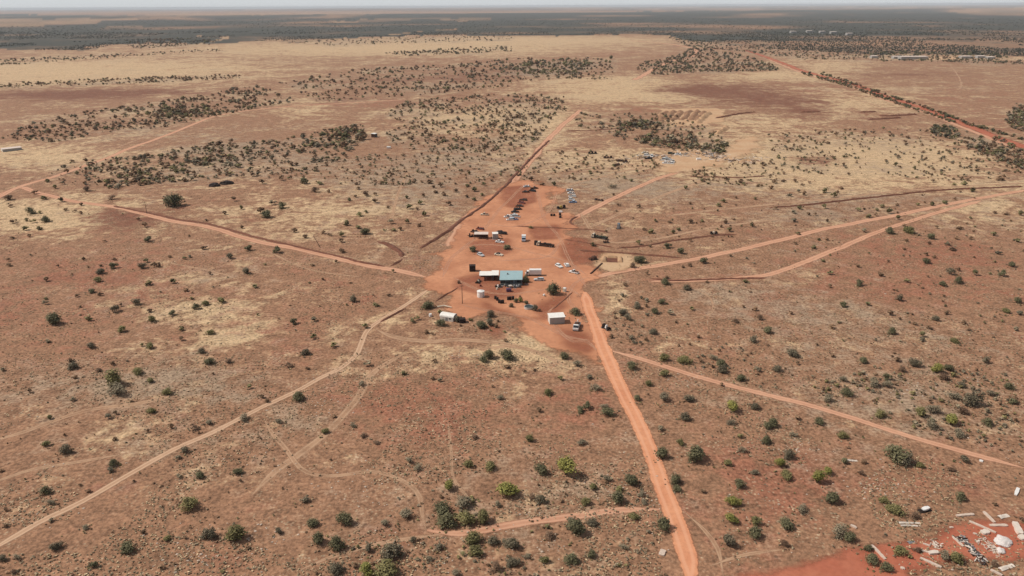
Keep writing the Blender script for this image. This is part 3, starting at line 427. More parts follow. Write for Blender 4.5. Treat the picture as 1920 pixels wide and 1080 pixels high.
# ---------------------------------------------------------------- shrubs: x, y of the foot and width as they show in the photograph, leaf kind
SH = '''88 837 16 o;127 852 26 b;214 874 18 g;208 884 14 b;348 848 16 b;335 862 14 s;1 886 10 r;88 927 20 g;95 947 18 s;167 923 11 r;151 911 7 r;251 904 7 r;335 898 12 s;376 898 22 g;447 890 20 g;450 904 9 r;355 956 34 o;97 978 12 s;160 993 18 s;390 1012 30 b;445 1013 44 o;107 1033 26 b;241 1037 30 g;7 1053 20 b;32 1050 18 s;177 1065 16 g;311 1015 14 o;347 1011 9 r;268 1002 12 r;303 1068 13 r;26 1075 14 r;465 1031 12 r;418 1075 12 o;11 960 8 r;13 989 12 r;216 826 10 r;121 818 8 r
682 821 14 r;706 833 14 r;768 870 20 s;784 882 20 s;880 877 22 o;920 882 24 o;892 823 15 r;841 921 24 y;952 931 44 y;572 944 24 s;647 985 32 g;588 987 24 g;597 1020 30 g;630 1030 32 g;522 1001 18 b;762 972 34 s;722 988 22 s;826 935 10 r;868 953 40 s;828 967 38 g;840 988 34 g;875 983 34 o;906 980 32 o;777 1016 14 b;738 1047 44 b;690 1078 34 y;630 1076 34 b;725 1088 52 o;691 1036 20 b;825 1031 24 s;887 1019 34 o;890 1042 30 o;868 1043 12 g;927 1022 26 b;957 1027 28 b;804 1052 20 s;931 1072 26 r;956 1062 24 b;855 1080 22 s;665 1064 12 r;593 1078 12 r;932 951 16 s;776 930 6 r;487 822 8 r;516 876 6 r;541 877 6 r
992 829 20 o;1090 835 22 s;1014 891 28 g;1060 893 46 y;1137 903 20 s;1182 910 30 g;1112 919 16 o;1161 920 14 o;1158 945 32 g;999 935 14 r;1015 944 24 b;1060 929 9 r;1097 947 20 o;1053 942 10 r;1203 931 18 s;1207 945 20 s;1188 974 22 o;1111 986 24 b;1243 993 36 g;1070 982 20 s;1082 1004 42 g;1027 991 12 g;1032 1012 26 r;962 1028 26 b;1073 1056 28 g;1110 1045 20 g;1022 1056 16 o;990 1047 16 s;965 1063 26 b;1241 860 30 g;1306 866 42 g;1276 835 17 o;1265 908 24 g;1270 922 18 g;1316 924 12 r;1391 849 18 s;1367 875 15 o;1416 891 22 s;1387 914 22 g;1373 948 28 y;1372 981 28 y;1416 984 22 o;1414 1008 32 g;1364 1025 32 b;1437 832 20 g;1390 822 12 o;1170 1031 18 s
1477 862 26 b;1464 877 24 y;1473 898 28 o;1580 823 20 o;1486 819 16 s;1590 841 8 r;1532 907 30 y;1552 889 20 y;1582 870 14 g;1620 869 13 r;1680 866 48 g;1696 872 34 b;1724 877 17 o;1806 866 16 b;1784 885 16 r;1614 892 14 r;1560 944 34 g;1503 961 26 s;1473 990 32 g;1469 1024 20 r;1572 1006 38 s;1592 1016 28 g;1657 944 20 o;1678 964 34 o;1714 972 26 r;1801 939 22 g;1866 949 10 r;1628 1034 18 g;1634 1056 28 g;1663 1072 24 g;1686 1040 28 o;1706 1048 12 y;1720 1037 18 r;1792 1056 30 o;1768 1050 30 s;1863 1061 18 r;1917 977 14 r;1797 819 30 s
86 562 9 g;87 572 11 s;103 611 36 g;172 550 14 g;188 555 10 r;143 558 10 r;151 577 8 r;167 602 13 g;218 586 16 b;257 573 16 b;227 575 9 r;285 604 16 o;324 592 14 g;368 581 15 g;385 574 15 o;416 569 15 o;359 562 9 o;350 547 10 r;282 586 12 r;229 623 16 o;339 621 11 o;395 628 14 o;341 639 12 r;90 643 12 s;171 654 18 b;282 654 15 o;266 650 10 o;379 663 17 b;394 684 19 g;430 682 17 r;132 679 13 r;136 694 22 b;213 685 11 r;184 698 14 r;143 710 10 r;260 703 22 o;281 719 14 o;314 741 20 o;212 726 42 o;221 743 40 s;57 736 10 r;135 753 12 s;247 754 8 r;94 786 13 g;284 775 17 o;204 786 14 b;218 777 10 r;469 728 12 g;457 790 24 s;393 798 19 s;365 806 15 r;322 803 13 r;277 811 9 r;5 696 12 s
663 567 15 b;704 575 13 g;731 556 8 r;550 609 15 g;587 603 13 b;687 616 14 g;587 635 13 g;624 651 14 o;572 667 20 b;541 689 15 r;577 694 9 r;690 686 14 s;756 703 14 g;813 680 10 r;812 712 12 r;827 716 10 s;680 724 16 s;560 751 24 g;492 747 11 r;500 755 12 r;522 795 20 s;627 783 10 r;661 801 15 s;607 813 15 o;938 750 17 s;772 606 12 g;782 600 11 o;800 626 10 r;811 629 8 r;801 580 24 g;826 612 20 g;824 588 12 o;919 596 18 b;902 616 24 g;918 611 20 b;930 615 11 r;946 641 11 r;918 674 26 g;906 680 20 g;950 676 32 g;950 691 14 r;922 727 8 r
1036 555 32 g;1288 545 17 b;1160 565 8 r;1240 571 17 g;1195 579 17 b;1227 589 19 g;1257 591 14 s;1168 592 22 b;1176 601 20 s;1153 598 8 r;1296 582 10 o;1393 577 9 r;1416 583 12 r;1267 606 9 r;1380 606 17 r;1425 601 18 r;1080 592 22 g;1224 628 19 b;1185 637 15 s;1309 634 11 r;1411 642 18 b;1439 626 19 g;1146 634 10 r;1182 658 7 r;1400 668 7 r;1059 674 20 g;1082 688 20 s;1244 677 22 o;1283 682 26 o;1185 693 22 g;1317 669 10 b;1337 676 20 s;1354 687 20 g;1355 700 24 b;1388 715 20 g;1243 706 16 o;1420 698 16 s;1052 714 14 o;1105 712 20 s;1117 733 24 s;1215 725 17 o;1027 742 20 o;1195 752 18 g;1246 754 30 s;1292 755 22 b;1353 724 10 r;1371 773 28 y;1415 769 22 b;1089 774 16 g;1102 767 16 g;1140 781 26 g;1133 767 18 s;1011 773 13 r;1285 789 24 b;1370 797 20 s;1240 808 16 s;1440 805 20 g;982 697 8 r;1002 696 8 r
1580 576 16 g;1625 573 12 g;1687 565 15 b;1681 547 7 r;1483 590 10 r;1559 616 12 r;1667 591 13 r;1686 600 9 r;1755 603 17 b;1775 590 12 r;1715 610 11 r;1743 619 12 r;1671 628 18 g;1727 632 13 g;1728 640 12 s;1790 644 18 o;1885 587 17 o;1908 569 17 g;1912 591 14 b;1806 608 12 r;1815 621 10 r;1905 621 12 s;1485 670 26 b;1493 683 11 r;1457 698 22 b;1560 670 11 r;1531 648 8 r;1618 682 20 g;1684 678 13 r;1714 690 26 b;1690 698 18 r;1777 696 20 g;1756 701 24 y;1787 707 14 o;1768 713 24 r;1845 682 15 b;1582 717 19 s;1552 733 11 o;1585 743 24 g;1638 725 30 s;1662 713 16 g;1665 729 24 s;1553 753 26 s;1651 784 22 o;1788 750 24 s;1822 762 42 b;1890 731 22 g;1802 727 17 b;1899 759 16 g;1857 744 20 s;1850 774 14 s;1875 760 10 r;1750 777 30 s;1727 783 24 o;1782 798 30 y;1806 777 24 r;1881 779 11 r;1852 799 20 g;1904 791 9 r;1745 804 28 s;1717 797 14 s;1536 797 22 g;1493 787 12 r;1448 802 24 g
328 390 34 g;18 377 22 r;19 389 11 r;68 364 11 r;82 375 12 g;114 379 13 g;163 360 18 r;213 375 15 r;152 386 9 r;124 396 10 r;140 398 9 r;152 402 8 r;60 402 16 g;75 401 8 o;26 419 12 r;50 415 9 g;63 418 11 o;86 417 17 g;46 433 14 g;73 432 12 g;23 449 9 r;56 445 9 r;261 414 9 r;270 426 12 r;279 454 16 g;387 415 8 r;454 429 9 r;453 393 10 g;422 403 10 r;438 378 12 r;198 454 8 r;385 468 12 r;467 471 15 g;431 487 15 b;356 483 10 b;344 487 10 g;319 483 8 r;463 514 18 b;276 493 13 g;267 505 17 b;287 501 11 r;298 501 10 r;213 504 16 g;215 489 8 r;189 515 19 b;183 530 15 o;189 500 9 r;166 503 7 r;88 528 13 r;17 500 11 r;18 490 9 r;110 502 8 r;157 488 9 r;280 535 13 o;324 532 13 g;394 515 9 r;477 540 12 g;104 354 11 g;89 342 11 g
492 345 13 r;527 339 12 r;599 347 12 g;570 346 16 g;590 362 18 r;617 362 9 r;669 347 10 r;724 346 10 g;673 356 9 r;685 369 16 r;701 381 13 r;702 367 10 r;655 377 9 g;667 371 8 r;511 385 13 s;530 392 16 g;492 400 14 r;501 410 22 g;674 406 13 g;685 400 9 g;728 391 9 r;763 373 10 g;794 370 10 r;788 384 13 g;765 393 14 g;781 394 9 r;796 406 13 g;776 344 10 r;805 345 14 r;813 353 9 r;825 351 12 r;816 363 11 r;832 368 12 r;854 361 13 r;876 351 10 g;890 360 14 g;905 349 10 g;904 368 10 g;875 371 10 r;890 377 11 g;844 386 12 r;921 341 8 r;651 423 14 g;672 429 13 g;684 441 22 g;641 444 13 g;639 455 12 r;619 443 9 r;607 439 10 r;551 436 11 r;573 447 12 r;735 420 13 s;738 434 10 g;721 434 8 g;751 433 10 r;765 419 12 g;787 425 12 r;521 475 16 g;641 475 12 r;585 500 9 r;631 493 9 r;605 526 9 r;738 511 8 o;886 473 16 g;951 469 15 g
995 340 13 r;995 429 9 o;1111 462 12 g;1198 460 13 o;1219 464 9 r;1251 466 15 g;1277 477 15 g;1295 454 8 r;1210 434 10 r;1221 438 12 g;1262 438 12 g;1273 433 11 g;1187 503 15 r;1200 495 24 g;1317 494 16 g;1293 500 10 r;1280 503 8 r;1369 482 9 r;1246 534 18 g;1251 523 10 r;1170 536 12 r;1398 531 11 g;1324 531 8 r;1214 516 9 r;1228 417 9 g;1256 419 10 r;1294 419 14 r;1316 417 9 g;1360 420 11 r;1352 427 9 r;1376 413 8 r;1409 426 12 g;1368 435 12 g;1294 384 8 r;1345 388 12 g;1356 380 10 g;1416 375 9 g;1380 373 7 r;1285 355 10 g;1361 339 10 r;1389 342 10 r;1422 351 9 r;1017 348 9 r;1038 349 11 g;1148 354 16 s;1150 367 8 r;1078 340 10 r;1183 341 10 g;1196 390 9 r;1160 387 9 r;1156 398 6 r
1452 344 10 r;1469 342 9 r;1490 342 10 r;1516 344 8 r;1505 350 8 r;1445 355 11 r;1481 369 11 b;1496 362 9 b;1507 366 10 r;1547 362 13 g;1570 363 9 r;1561 370 12 o;1577 355 9 r;1750 342 10 r;1788 338 8 r;1808 348 12 g;1787 349 9 o;1823 360 13 g;1800 362 7 r;1875 339 14 r;1454 393 9 r;1487 401 11 b;1499 393 10 g;1515 404 10 r;1546 392 12 g;1529 405 8 r;1610 397 12 g;1620 394 8 r;1652 390 10 g;1643 396 9 g;1667 401 14 g;1629 409 10 g;1642 406 9 r;1682 413 11 g;1720 386 9 o;1747 386 10 g;1771 383 12 g;1791 376 8 r;1682 387 8 r;1489 417 13 b;1551 417 9 r;1498 441 11 g;1535 452 9 g;1549 451 9 r;1492 459 9 r;1526 467 11 g;1620 436 12 s;1667 439 18 g;1695 425 9 r;1705 439 24 o;1746 450 15 g;1742 459 9 r;1700 454 9 r;1695 469 9 r;1757 429 9 r;1799 431 12 r;1863 443 12 g;1794 450 10 r;1819 449 9 r;1776 461 10 s;1784 471 15 r;1908 455 11 g;1874 478 12 b;1896 501 17 g;1918 473 8 r;1737 495 17 g;1752 485 9 r;1738 480 9 r;1666 492 8 r;1609 502 9 r;1543 491 10 g;1555 515 12 g;1651 518 14 r;1697 530 13 o;1612 537 15 g;1554 539 10 r;1784 517 16 b;1798 509 10 r;1827 517 14 g;1880 519 15 g;1797 532 17 g;1766 537 15 g;1887 404 9 r;1863 401 9 r;1913 404 13 g;1895 416 7 r;1813 422 6 r'''
SH = [(float(a), float(b), float(c), d) for a, b, c, d in (s.split() for s in SH.replace('\n', ';').split(';'))]
def quads(C, Nrm, size, asp, rs):
    """leaf faces: centre, facing, size"""
    n = len(C); Nrm = Nrm/(np.linalg.norm(Nrm, axis=1)[:, None]+1e-9); r = rs.normal(size=(n, 3)); U = np.cross(Nrm, r); U /= np.linalg.norm(U, axis=1)[:, None]+1e-9; W = np.cross(Nrm, U)
    U *= size[:, None]*.5; W *= size[:, None]*.5*asp
    V = np.stack([C-U-W*.4, C+U*.2-W, C+U+W*.3, C-U*.3+W], 1).reshape(-1, 3); return V, np.arange(4*n).reshape(n, 4)
def crown(seed, leaves, lsize, lobes=6, sparse=0., flat=0.):
    """unit crown: about one wide, height one"""
    rs = np.random.default_rng(seed); cs, rr = [], []
    for k in range(lobes):
        a = rs.random()*6.28; d = (.02+.27*rs.random())*(k > 0); r = rs.uniform(.15, .27); cs.append((math.cos(a)*d, math.sin(a)*d*.9, rs.uniform(.32, .74)-d*.5)); rr.append(r)
    cs, rr = np.array(cs), np.array(rr); w_ = rr**2/np.sum(rr**2); k = rs.choice(lobes, leaves, p=w_); d = rs.normal(size=(leaves, 3)); d /= np.linalg.norm(d, axis=1)[:, None]
    rad = rr[k]*(1-.55*rs.random(leaves)**(2.2-1.4*sparse)); rad = np.where(rs.random(leaves) < .10, rr[k]*rs.uniform(1.0, 1.45, leaves), rad); C = cs[k]+d*rad[:, None]*np.array([1, 1, 1.35]); C[:, 2] = np.where(C[:, 2] < .03, .03+.1*rs.random(leaves), C[:, 2])
    return quads(C, d+np.array([0, 0, .25])+rs.normal(size=(leaves, 3))*.42, lsize*rs.uniform(.6, 1.4, leaves), .75, rs)
def stems(seed, n):
    rs = random.Random(seed); mb = MB()
    for k in range(n):
        a = rs.random()*6.28; r = rs.uniform(.1, .32); p = (math.cos(a)*r*.5, math.sin(a)*r*.5, rs.uniform(.22, .36)); e = (math.cos(a+.4)*r, math.sin(a+.4)*r, rs.uniform(.55, .85))
        mb.tube((math.cos(a)*.03, math.sin(a)*.03, -.03), p, .028, .018, 5); mb.tube(p, e, .018, .006, 5)
    return mb
def me_of(o): m = o.data; bpy.data.objects.remove(o); return m
CR = {}
for k in 'goybsr':
    sp = {'s': .8, 'r': .6, 'b': .3}.get(k, 0)
    for big in (0, 1):
        L = [] 
        for q in range(4):
            n = int((1300 if big else 420)*(1-.5*sp)); V, F = crown(hash((ord(k), big, q)) % 99991, n, (.075 if big else .12)*(1-.2*sp), 8 if big else 5, sp)
            L.append(me_of(mesh_np('crown', V, F, LM[k])))
        CR[k, big] = L
ST = [me_of(stems(q, 6).build('stem', M['bark'])) for q in range(4)]
# zones and labels for the shrubs
def side(pts, x): return np.interp(x, [p[0] for p in pts], [p[1] for p in pts])
L2 = [(0,1021),(150,943),(325,843),(480,770),(605,707),(680,645),(760,572)]; L1 = [(0,364),(60,358),(212,388),(400,428),(555,466),(705,501),(800,520)]
R3 = [(1096,524),(1300,486),(1560,427),(1800,379),(1925,356)]; R6 = [(1130,655),(1285,700),(1440,741),(1690,814),(1925,879)]; R5 = [(1250,405),(1440,384),(1665,361),(1925,343)]
RD = [(545,1097),(580,1106),(620,1118),(655,1132),(705,1155),(770,1184),(830,1210),(910,1240),(985,1270),(1045,1286),(1100,1293)]
B1 = [(555,1072),(767,1010),(930,990),(1238,957)]
def zone(x, y):
    if 800 < x < 1130 and 420 < y < 700 and (y < 640 or x > 1040): return 'round the dusty yard'
    if y < side(L1, x) and x < 850: return 'beyond the upper left track'
    if x < 760 and y < side(L2, x): return 'on the plain above the two rut track'
    if x < side([(a, b) for a, b in RD], y) and y > 600:
        if y > side(B1, x) and x > 520: return 'below the small track across the bottom'
        return 'left of the wheel track corner' if x < 520 else ('below the yard, near the pale grass' if y < 830 else 'left of the red road')
    if y > 600 and y > side(R6, x): return 'right of the red road' if x < 1450 else 'round the scattered scrap timber'
    if x > 1090 and y > side(R3, x): return ('beside the yard below the right track' if x < 1340 else ('under the right hand tracks' if y < 600 else 'above the lower right track'))
    if x > 1090 and y > side(R5, x): return 'between the two right hand tracks'
    return 'beyond the parked wrecks'
WORD = {'g': 'dark green', 'o': 'olive', 'y': 'yellow green', 'b': 'blue grey', 's': 'thin pale grey', 'r': 'reddish brown'}
ORD = 'first second third fourth fifth sixth seventh eighth ninth tenth eleventh twelfth'.split()
order = sorted(range(len(SH)), key=lambda i: -SH[i][2]); IND = order[:300]; REST = order[300:]
cls = {}
for i in IND: cls.setdefault((zone(SH[i][0], SH[i][1]), SH[i][3]), []).append(i)
LAB = {}
def put_labels(ids, desc, zn):
    if len(ids) == 1: LAB[ids[0]] = f'only {desc} shrub {zn}'; return
    ids = sorted(ids, key=lambda i: -SH[i][2])
    if SH[ids[0]][2] > 1.2*SH[ids[1]][2]: LAB[ids[0]] = f'largest {desc} shrub {zn}'; ids = ids[1:]
    if len(ids) > 7:
        ids.sort(key=lambda i: SH[i][1]); h = len(ids)//2
        rows = ((ids[:h], 'far half'), (ids[h:], 'near half'))
        if len(ids) > 14: t = len(ids)//3; rows = ((ids[:t], 'far third'), (ids[t:2*t], 'middle third'), (ids[2*t:], 'near third'))
    else: rows = ((ids, ''),)
    for L, ex in rows:
        L.sort(key=lambda i: SH[i][0])
        for k, i in enumerate(L):
            pos = 'leftmost' if k == 0 else 'rightmost' if k == len(L)-1 else (ORD[k]+' from left,')
            LAB[i] = f'{pos} {desc} shrub {zn}'+(f', {ex}' if ex else '')
for (zn, kk), ids in cls.items(): put_labels(ids, WORD[kk], zn)
for i, (x, y, wpx, kk) in enumerate(SH):
    if i not in LAB: continue
    gx, gy = G(x, y-wpx*.10); wm = wpx/S(x, y)*(1.2 if wpx > 16 else 1.36); hm = wm*random.uniform(.5, .7)*(.8 if kk in 'sr' else 1.); big = wpx >= 17; rz = random.random()*6.28
    nm = {'r': 'dry_shrub', 's': 'grey_shrub', 'b': 'saltbush'}.get(kk, 'green_shrub')
    me = random.choice(CR[kk, int(big)])
    if big:
        t = thing(nm, (gx, gy), rz, LAB[i], 'shrub', 'shrubs scattered over the red plain', (wm*random.uniform(.95, 1.1), wm*random.uniform(.85, 1), hm))
        link(bpy.data.objects.new('crown', me), t); link(bpy.data.objects.new('stem', random.choice(ST)), t)
    else:
        o = link(bpy.data.objects.new(nm, me)); o.location = (gx, gy, 0); o.rotation_euler.z = rz; o.scale = (wm*1.05, wm*.95, hm); tag(o, LAB[i], 'shrub', 'shrubs scattered over the red plain')
# ---------------------------------------------------------------- scrub nobody could count
TEMPL = [crown(500+q, 46, .30, 4, .2) for q in range(10)]; TINY = [crown(700+q, 12, .5, 3, .2) for q in range(6)]
TC = {'g': (.165, .140, .066), 'r': (.20, .120, .070), 'b': (.185, .150, .100), 'o': (.21, .17, .076), 's': (.25, .195, .125), 'p': (.46, .335, .205), 'd': (.095, .088, .05), 'w': (.058, .056, .040)}
def scatter(name, X, Y, W, H, K, T, jit=.3, z=None):
    Vs, Fs, Cs, b = [], [], [], 0
    for x, y, w_, h_, k in zip(X, Y, W, H, K):
        V, F = T[random.randrange(len(T))]; a = random.random()*6.28; c, s_ = math.cos(a), math.sin(a); q = np.empty_like(V)
        q[:, 0] = x+(V[:, 0]*c-V[:, 1]*s_)*w_; q[:, 1] = y+(V[:, 0]*s_+V[:, 1]*c)*w_; q[:, 2] = V[:, 2]*h_+(z(np.array([x]), np.array([y]))[0] if z else 0)
        Vs.append(q); Fs.append(F+b); b += len(V); f = np.repeat(rng.uniform(.6, 1.45, len(F)), 4)[:, None]*(1+jit*(random.random()-.5)*2); Cs.append(np.concatenate([np.array(TC[k])[None]*f, np.ones((len(V), 1))], 1))
    return tag(mesh_np(name, np.vstack(Vs), np.vstack(Fs), M['tint'], attrs={'tint': ('FLOAT_COLOR', np.vstack(Cs))}), kind='stuff')
def in_poly(pts, n):
    P = np.array(pts); X = rng.uniform(P[:, 0].min(), P[:, 0].max(), n*8); Y = rng.uniform(P[:, 1].min(), P[:, 1].max(), n*8); i = inside(X, Y, pts); X, Y = X[i][:int(n*1.5)], Y[i][:int(n*1.5)]
    gx, gy = Garr(X, Y); keep = np.argsort(-(fbm(gx/45., gy/45., 3)+.55*rng.random(len(gx))))[:n]; return X[keep], Y[keep]
DENS = 2.2
sx, sy, sw, sk = [], [], [], []
for pts, n, a, b_, ks in AREAS:
    X, Y = in_poly(pts, int(n*(DENS if pts[0][1] < 380 else 1.15))); sx += list(X); sy += list(Y); sw += list(a*.6+(b_-a*.6)*rng.random(len(X))**1.5); sk += [random.choice(ks) for _ in X]
for ln in ([(1505,138),(1590,162),(1650,183),(1722,208),(1790,230)],[(1540,139),(1628,168),(1690,188),(1765,213),(1815,233),(1865,247),(1918,262)]):
    for k in range(190):
        f = random.random()*(len(ln)-1); i = int(f); f -= i; sx.append(ln[i][0]+(ln[i+1][0]-ln[i][0])*f+random.gauss(0, 1.5)); sy.append(ln[i][1]+(ln[i+1][1]-ln[i][1])*f+random.gauss(0, 1)); sw.append(random.uniform(3.5, 9)); sk.append(random.choice('grd'))
for i in REST: sx.append(SH[i][0]); sy.append(SH[i][1]-.8); sw.append(SH[i][2]*1.1); sk.append(SH[i][3] if SH[i][3] != 'y' else 'o')
sx, sy, sw = map(np.array, (sx, sy, sw)); gx, gy = Garr(sx, sy); ppm = np.array([S(a, b) for a, b in zip(sx, sy)]); wm = sw/ppm*1.18
scatter('scrub', gx, gy, wm, wm*rng.uniform(.42, .66, len(wm)), sk, TEMPL)
# fallen twigs and seedlings round each shrub
sx, sy, sw, sk = [], [], [], []
for i in IND:
    gx_, gy_ = G(SH[i][0], SH[i][1]); wm_ = SH[i][2]/S(SH[i][0], SH[i][1])
    for k in range(int(3+wm_*2.2)):
        a_ = random.random()*6.28; r_ = wm_*random.uniform(.35, .95); sx.append(gx_+math.cos(a_)*r_); sy.append(gy_+math.sin(a_)*r_); sw.append(random.uniform(.35, .9)); sk.append(random.choice('srbpro'))
scatter('undergrowth', sx, sy, sw, [v*.55 for v in sw], sk, TINY)
# knee-high scrub, dry tufts and pale stones over the near plain
def near_pts(n, pw=1.0, keep=.5, sc=30., avoid=True):
    Y = 1090-(1090-300)*rng.random(n)**pw; X = rng.uniform(-10, 1930, n); gx, gy = Garr(X, Y); ok = fbm(gx/sc+40, gy/sc, 4) > np.quantile(fbm(gx/sc+40, gy/sc, 4), 1-keep)
    if avoid:
        ok &= ~inside(X, Y, YARD); xr = np.interp(Y, [b for b, _ in RD], [a for _, a in RD]); ok &= ~((np.abs(X-xr) < 20) & (Y > 540)); ok &= np.abs(Y-side(R6, X)) > 6; ok &= np.abs(Y-side(L2, X)) > 6; ok &= np.abs(Y-side(R3, X)) > 5; ok &= np.abs(Y-side(L1, X)) > 6
    return gx[ok], gy[ok]
X, Y = near_pts(3600, 1, .5, 22.); n = len(X); wv = rng.uniform(.35, 1.0, n)*rng.uniform(.6, 1.3, n); scatter('low_scrub', X, Y, wv, wv*.6, [random.choice('rrrsbg') for _ in range(n)], TINY)
X, Y = near_pts(46000, 1, .5, 26.); n = len(X); wv = rng.uniform(.3, .85, n); scatter('dry_grass', X, Y, wv, wv*.45, [random.choice('pppssr') for _ in range(n)], TINY)
def stones():
    X, Y = near_pts(2600, 1, .22, 16.); ex = []
    for cx, cy, rx, ry, k in ((665,905,90,26,46),(520,870,50,30,16),(700,950,60,20,10),(1510,840,60,16,34),(1660,915,70,24,70),(1600,730,90,30,60),(1700,735,60,20,50),(1290,715,70,20,40),(1220,935,30,20,22),(1150,915,60,26,30),(920,710,60,16,30),(880,665,60,10,24),(500,1010,70,30,30),(370,1050,70,24,40),(1030,1030,60,24,24),(1000,960,40,14,16),(800,500,40,20,50),(1320,630,60,16,16),(1850,640,80,40,40),(1880,560,50,24,16),(600,760,60,40,40),(800,880,70,40,16),(1230,870,20,30,12)):
        a, b_ = Garr(rng.normal(cx, rx*.5, k), rng.normal(cy, ry*.5, k)); ex.append(np.stack([a, b_], 1))
    ex = np.vstack(ex); X = np.concatenate([X, ex[:, 0]]); Y = np.concatenate([Y, ex[:, 1]]); n = len(X)
    bm = bmesh.new(); bmesh.ops.create_icosphere(bm, subdivisions=1, radius=.5); V0 = np.array([v.co for v in bm.verts]); F0 = np.array([[v.index for v in f.verts] for f in bm.faces]); bm.free()
    s = rng.uniform(.18, .5, n)*rng.uniform(.6, 1.5, n); V = V0[None]*(s[:, None, None]*(1+.35*rng.normal(size=(n, len(V0), 1))*.6))*np.array([1.2, 1, .5]); V[..., 0] += X[:, None]; V[..., 1] += Y[:, None]; V[..., 2] += s[:, None]*.12
    tag(mesh_np('pale_stones', V.reshape(-1, 3), (F0[None]+(np.arange(n)*len(V0))[:, None, None]).reshape(-1, 3), M['stone']), kind='stuff')
stones()
def woodland():
    n = 34000; yb = np.concatenate([rng.uniform(60, 108, n//2), 110-75*rng.random(n//2)**1.0]); X = rng.uniform(-60, 1980, n); Y = yb; ok = inside(X, Y, WOOD)
    for pts, k in FIELDS: ok &= ~inside(X, Y, pts)
    X, Y = X[ok], Y[ok]; gx, gy = Garr(X, Y); nz = fbm(gx/260., gy/420., 4); q = nz > np.quantile(nz, .3); gx, gy = gx[q], gy[q]
    m = len(gx); wv = rng.uniform(4, 9, m)*np.clip(np.hypot(gx, gy)/3500, .8, 2.2); scatter('woodland', gx, gy, wv, rng.uniform(2.2, 4.5, m), [random.choice('wwwd') for _ in range(m)], TINY, z=hgt)
woodland()
# ---------------------------------------------------------------- vehicles, sheds, poles and scrap
def GZ(px, py, z): x, y = G(px, py); k = (CAM_H-z)/CAM_H; return x*k, y*k
def wheels(t, xs, y, r=.34, w_=.24, mat='tyre', n=16):
    for x in xs:
        for s in (-1, 1):
            mb = MB(); mb.tube((x, s*y-w_/2, r), (x, s*y+w_/2, r), r, r, n, 0); mb.tube((x, s*(y+w_/2)-.01*s, r), (x, s*(y+w_/2)+.02*s, r), r*.58, r*.5, 12, 1)
            mb.build('wheel', [M[mat], M['steel']], t)
CARS = {'sedan': dict(L=4.7, cab=(-1.55, .75, -1.05, .05), bon=.92, tail=.94), 'wagon': dict(L=4.8, cab=(-2.2, .8, -2.05, .15), bon=.98, tail=1.0), 'ute': dict(L=5.0, cab=(-.35, 1.05, -.2, .5), bon=1.0, tail=.62),
        'van': dict(L=4.9, cab=(-2.3, 2.1, -2.2, 1.35), bon=1.05, tail=1.05), 'hatch': dict(L=4.0, cab=(-1.75, .75, -1.5, .1), bon=.92, tail=.95)}
def car(px, py, qx, qy, label, paint='white', style='sedan', roof=None, wreck=False, load=None, cat='car', group=None, sc_=1.):
    x, y = G(px, py); P = CARS[style]; h = P['L']/2; nm = {'sedan': 'sedan_car', 'wagon': 'wagon_car', 'ute': 'utility_vehicle', 'van': 'panel_van', 'hatch': 'hatchback_car'}[style]
    if wreck: nm = 'wrecked_'+nm
    t = thing(nm, (x, y, -.12 if wreck else 0), head(px, py, qx, qy), label, cat, group, (sc_,)*3); c0, c1, r0, r1 = P['cab']; W = .9; bo, ta = P['bon'], P['tail']; top = 1.92 if style == 'van' else 1.5 if style != 'ute' else 1.72
    mb = MB(); mb.prism([(-h, .32), (-h-.04, .6), (-h+.06, ta), (c0, ta+.02), (c1, bo+.02), (h-.35, bo-.14), (h-.02, bo-.3), (h+.02, .5), (h-.08, .3)], -W, W, 0, .1)
    mb.prism([(r0-.04, top-.05), (r0+.06, top), (r1-.06, top), (r1+.04, top-.05)], -W+.17, W-.17, 0)
    for a, b_ in ((c0, r0), (c1, r1), ((c0+c1)/2, (r0+r1)/2)):
        for s in (-1, 1): mb.tube((a, s*(W-.09), bo-.02), (b_, s*(W-.19), top-.03), .05, .05, 5)
    if style == 'ute': mb.box(-h+.02, c0-.05, -W+.02, -W+.09, .6, .98); mb.box(-h+.02, c0-.05, W-.09, W-.02, .6, .98); mb.box(-h, -h+.07, -W+.02, W-.02, .58, .96); mb.box(c0-.12, c0-.05, -W+.02, W-.02, .58, .99)
    mb.build('body', M[paint], t, .03)
    g = MB(); g.prism([(c0+.02, ta-.02), (c1-.02, bo-.02), (r1-.01, top-.045), (r0+.01, top-.045)], -W+.09, W-.09, 0, .1); g.build('window', M['glass'], t)
    if roof: q = MB(); q.prism([(r0-.06, top+.012), (r0+.04, top+.05), (r1-.04, top+.05), (r1+.06, top+.012)], -W+.15, W-.15); q.build('roof_panel', M[roof], t)
    if wreck:
        hd = MB(); hd.add([(c1-.05, -W+.1, bo+.05), (c1-.05, W-.1, bo+.05), (c1+.5, W-.1, bo+.75), (c1+.5, -W+.1, bo+.75)], [(0, 1, 2, 3)]); hd.add([(c1-.02, -W+.1, bo+.02), (c1-.02, W-.1, bo+.02), (c1+.53, W-.1, bo+.72), (c1+.53, -W+.1, bo+.72)], [(3, 2, 1, 0)])
        if random.random() < .5: hd.build('bonnet', M[paint], t)
        e = MB(); e.box(c1+.2, h-.5, -.5, .5, bo-.13, bo+.03); e.build('engine', M['darkrust'], t)
    else: wheels(t, (-h+.85, h-.8), W-.1)
    if load:
        l = MB(); l.box(-h+.25, c0-.3, -W+.2, W-.2, .62, 1.15, 0, .12, .08); l.build('load', M[load], t, .04)
    return t
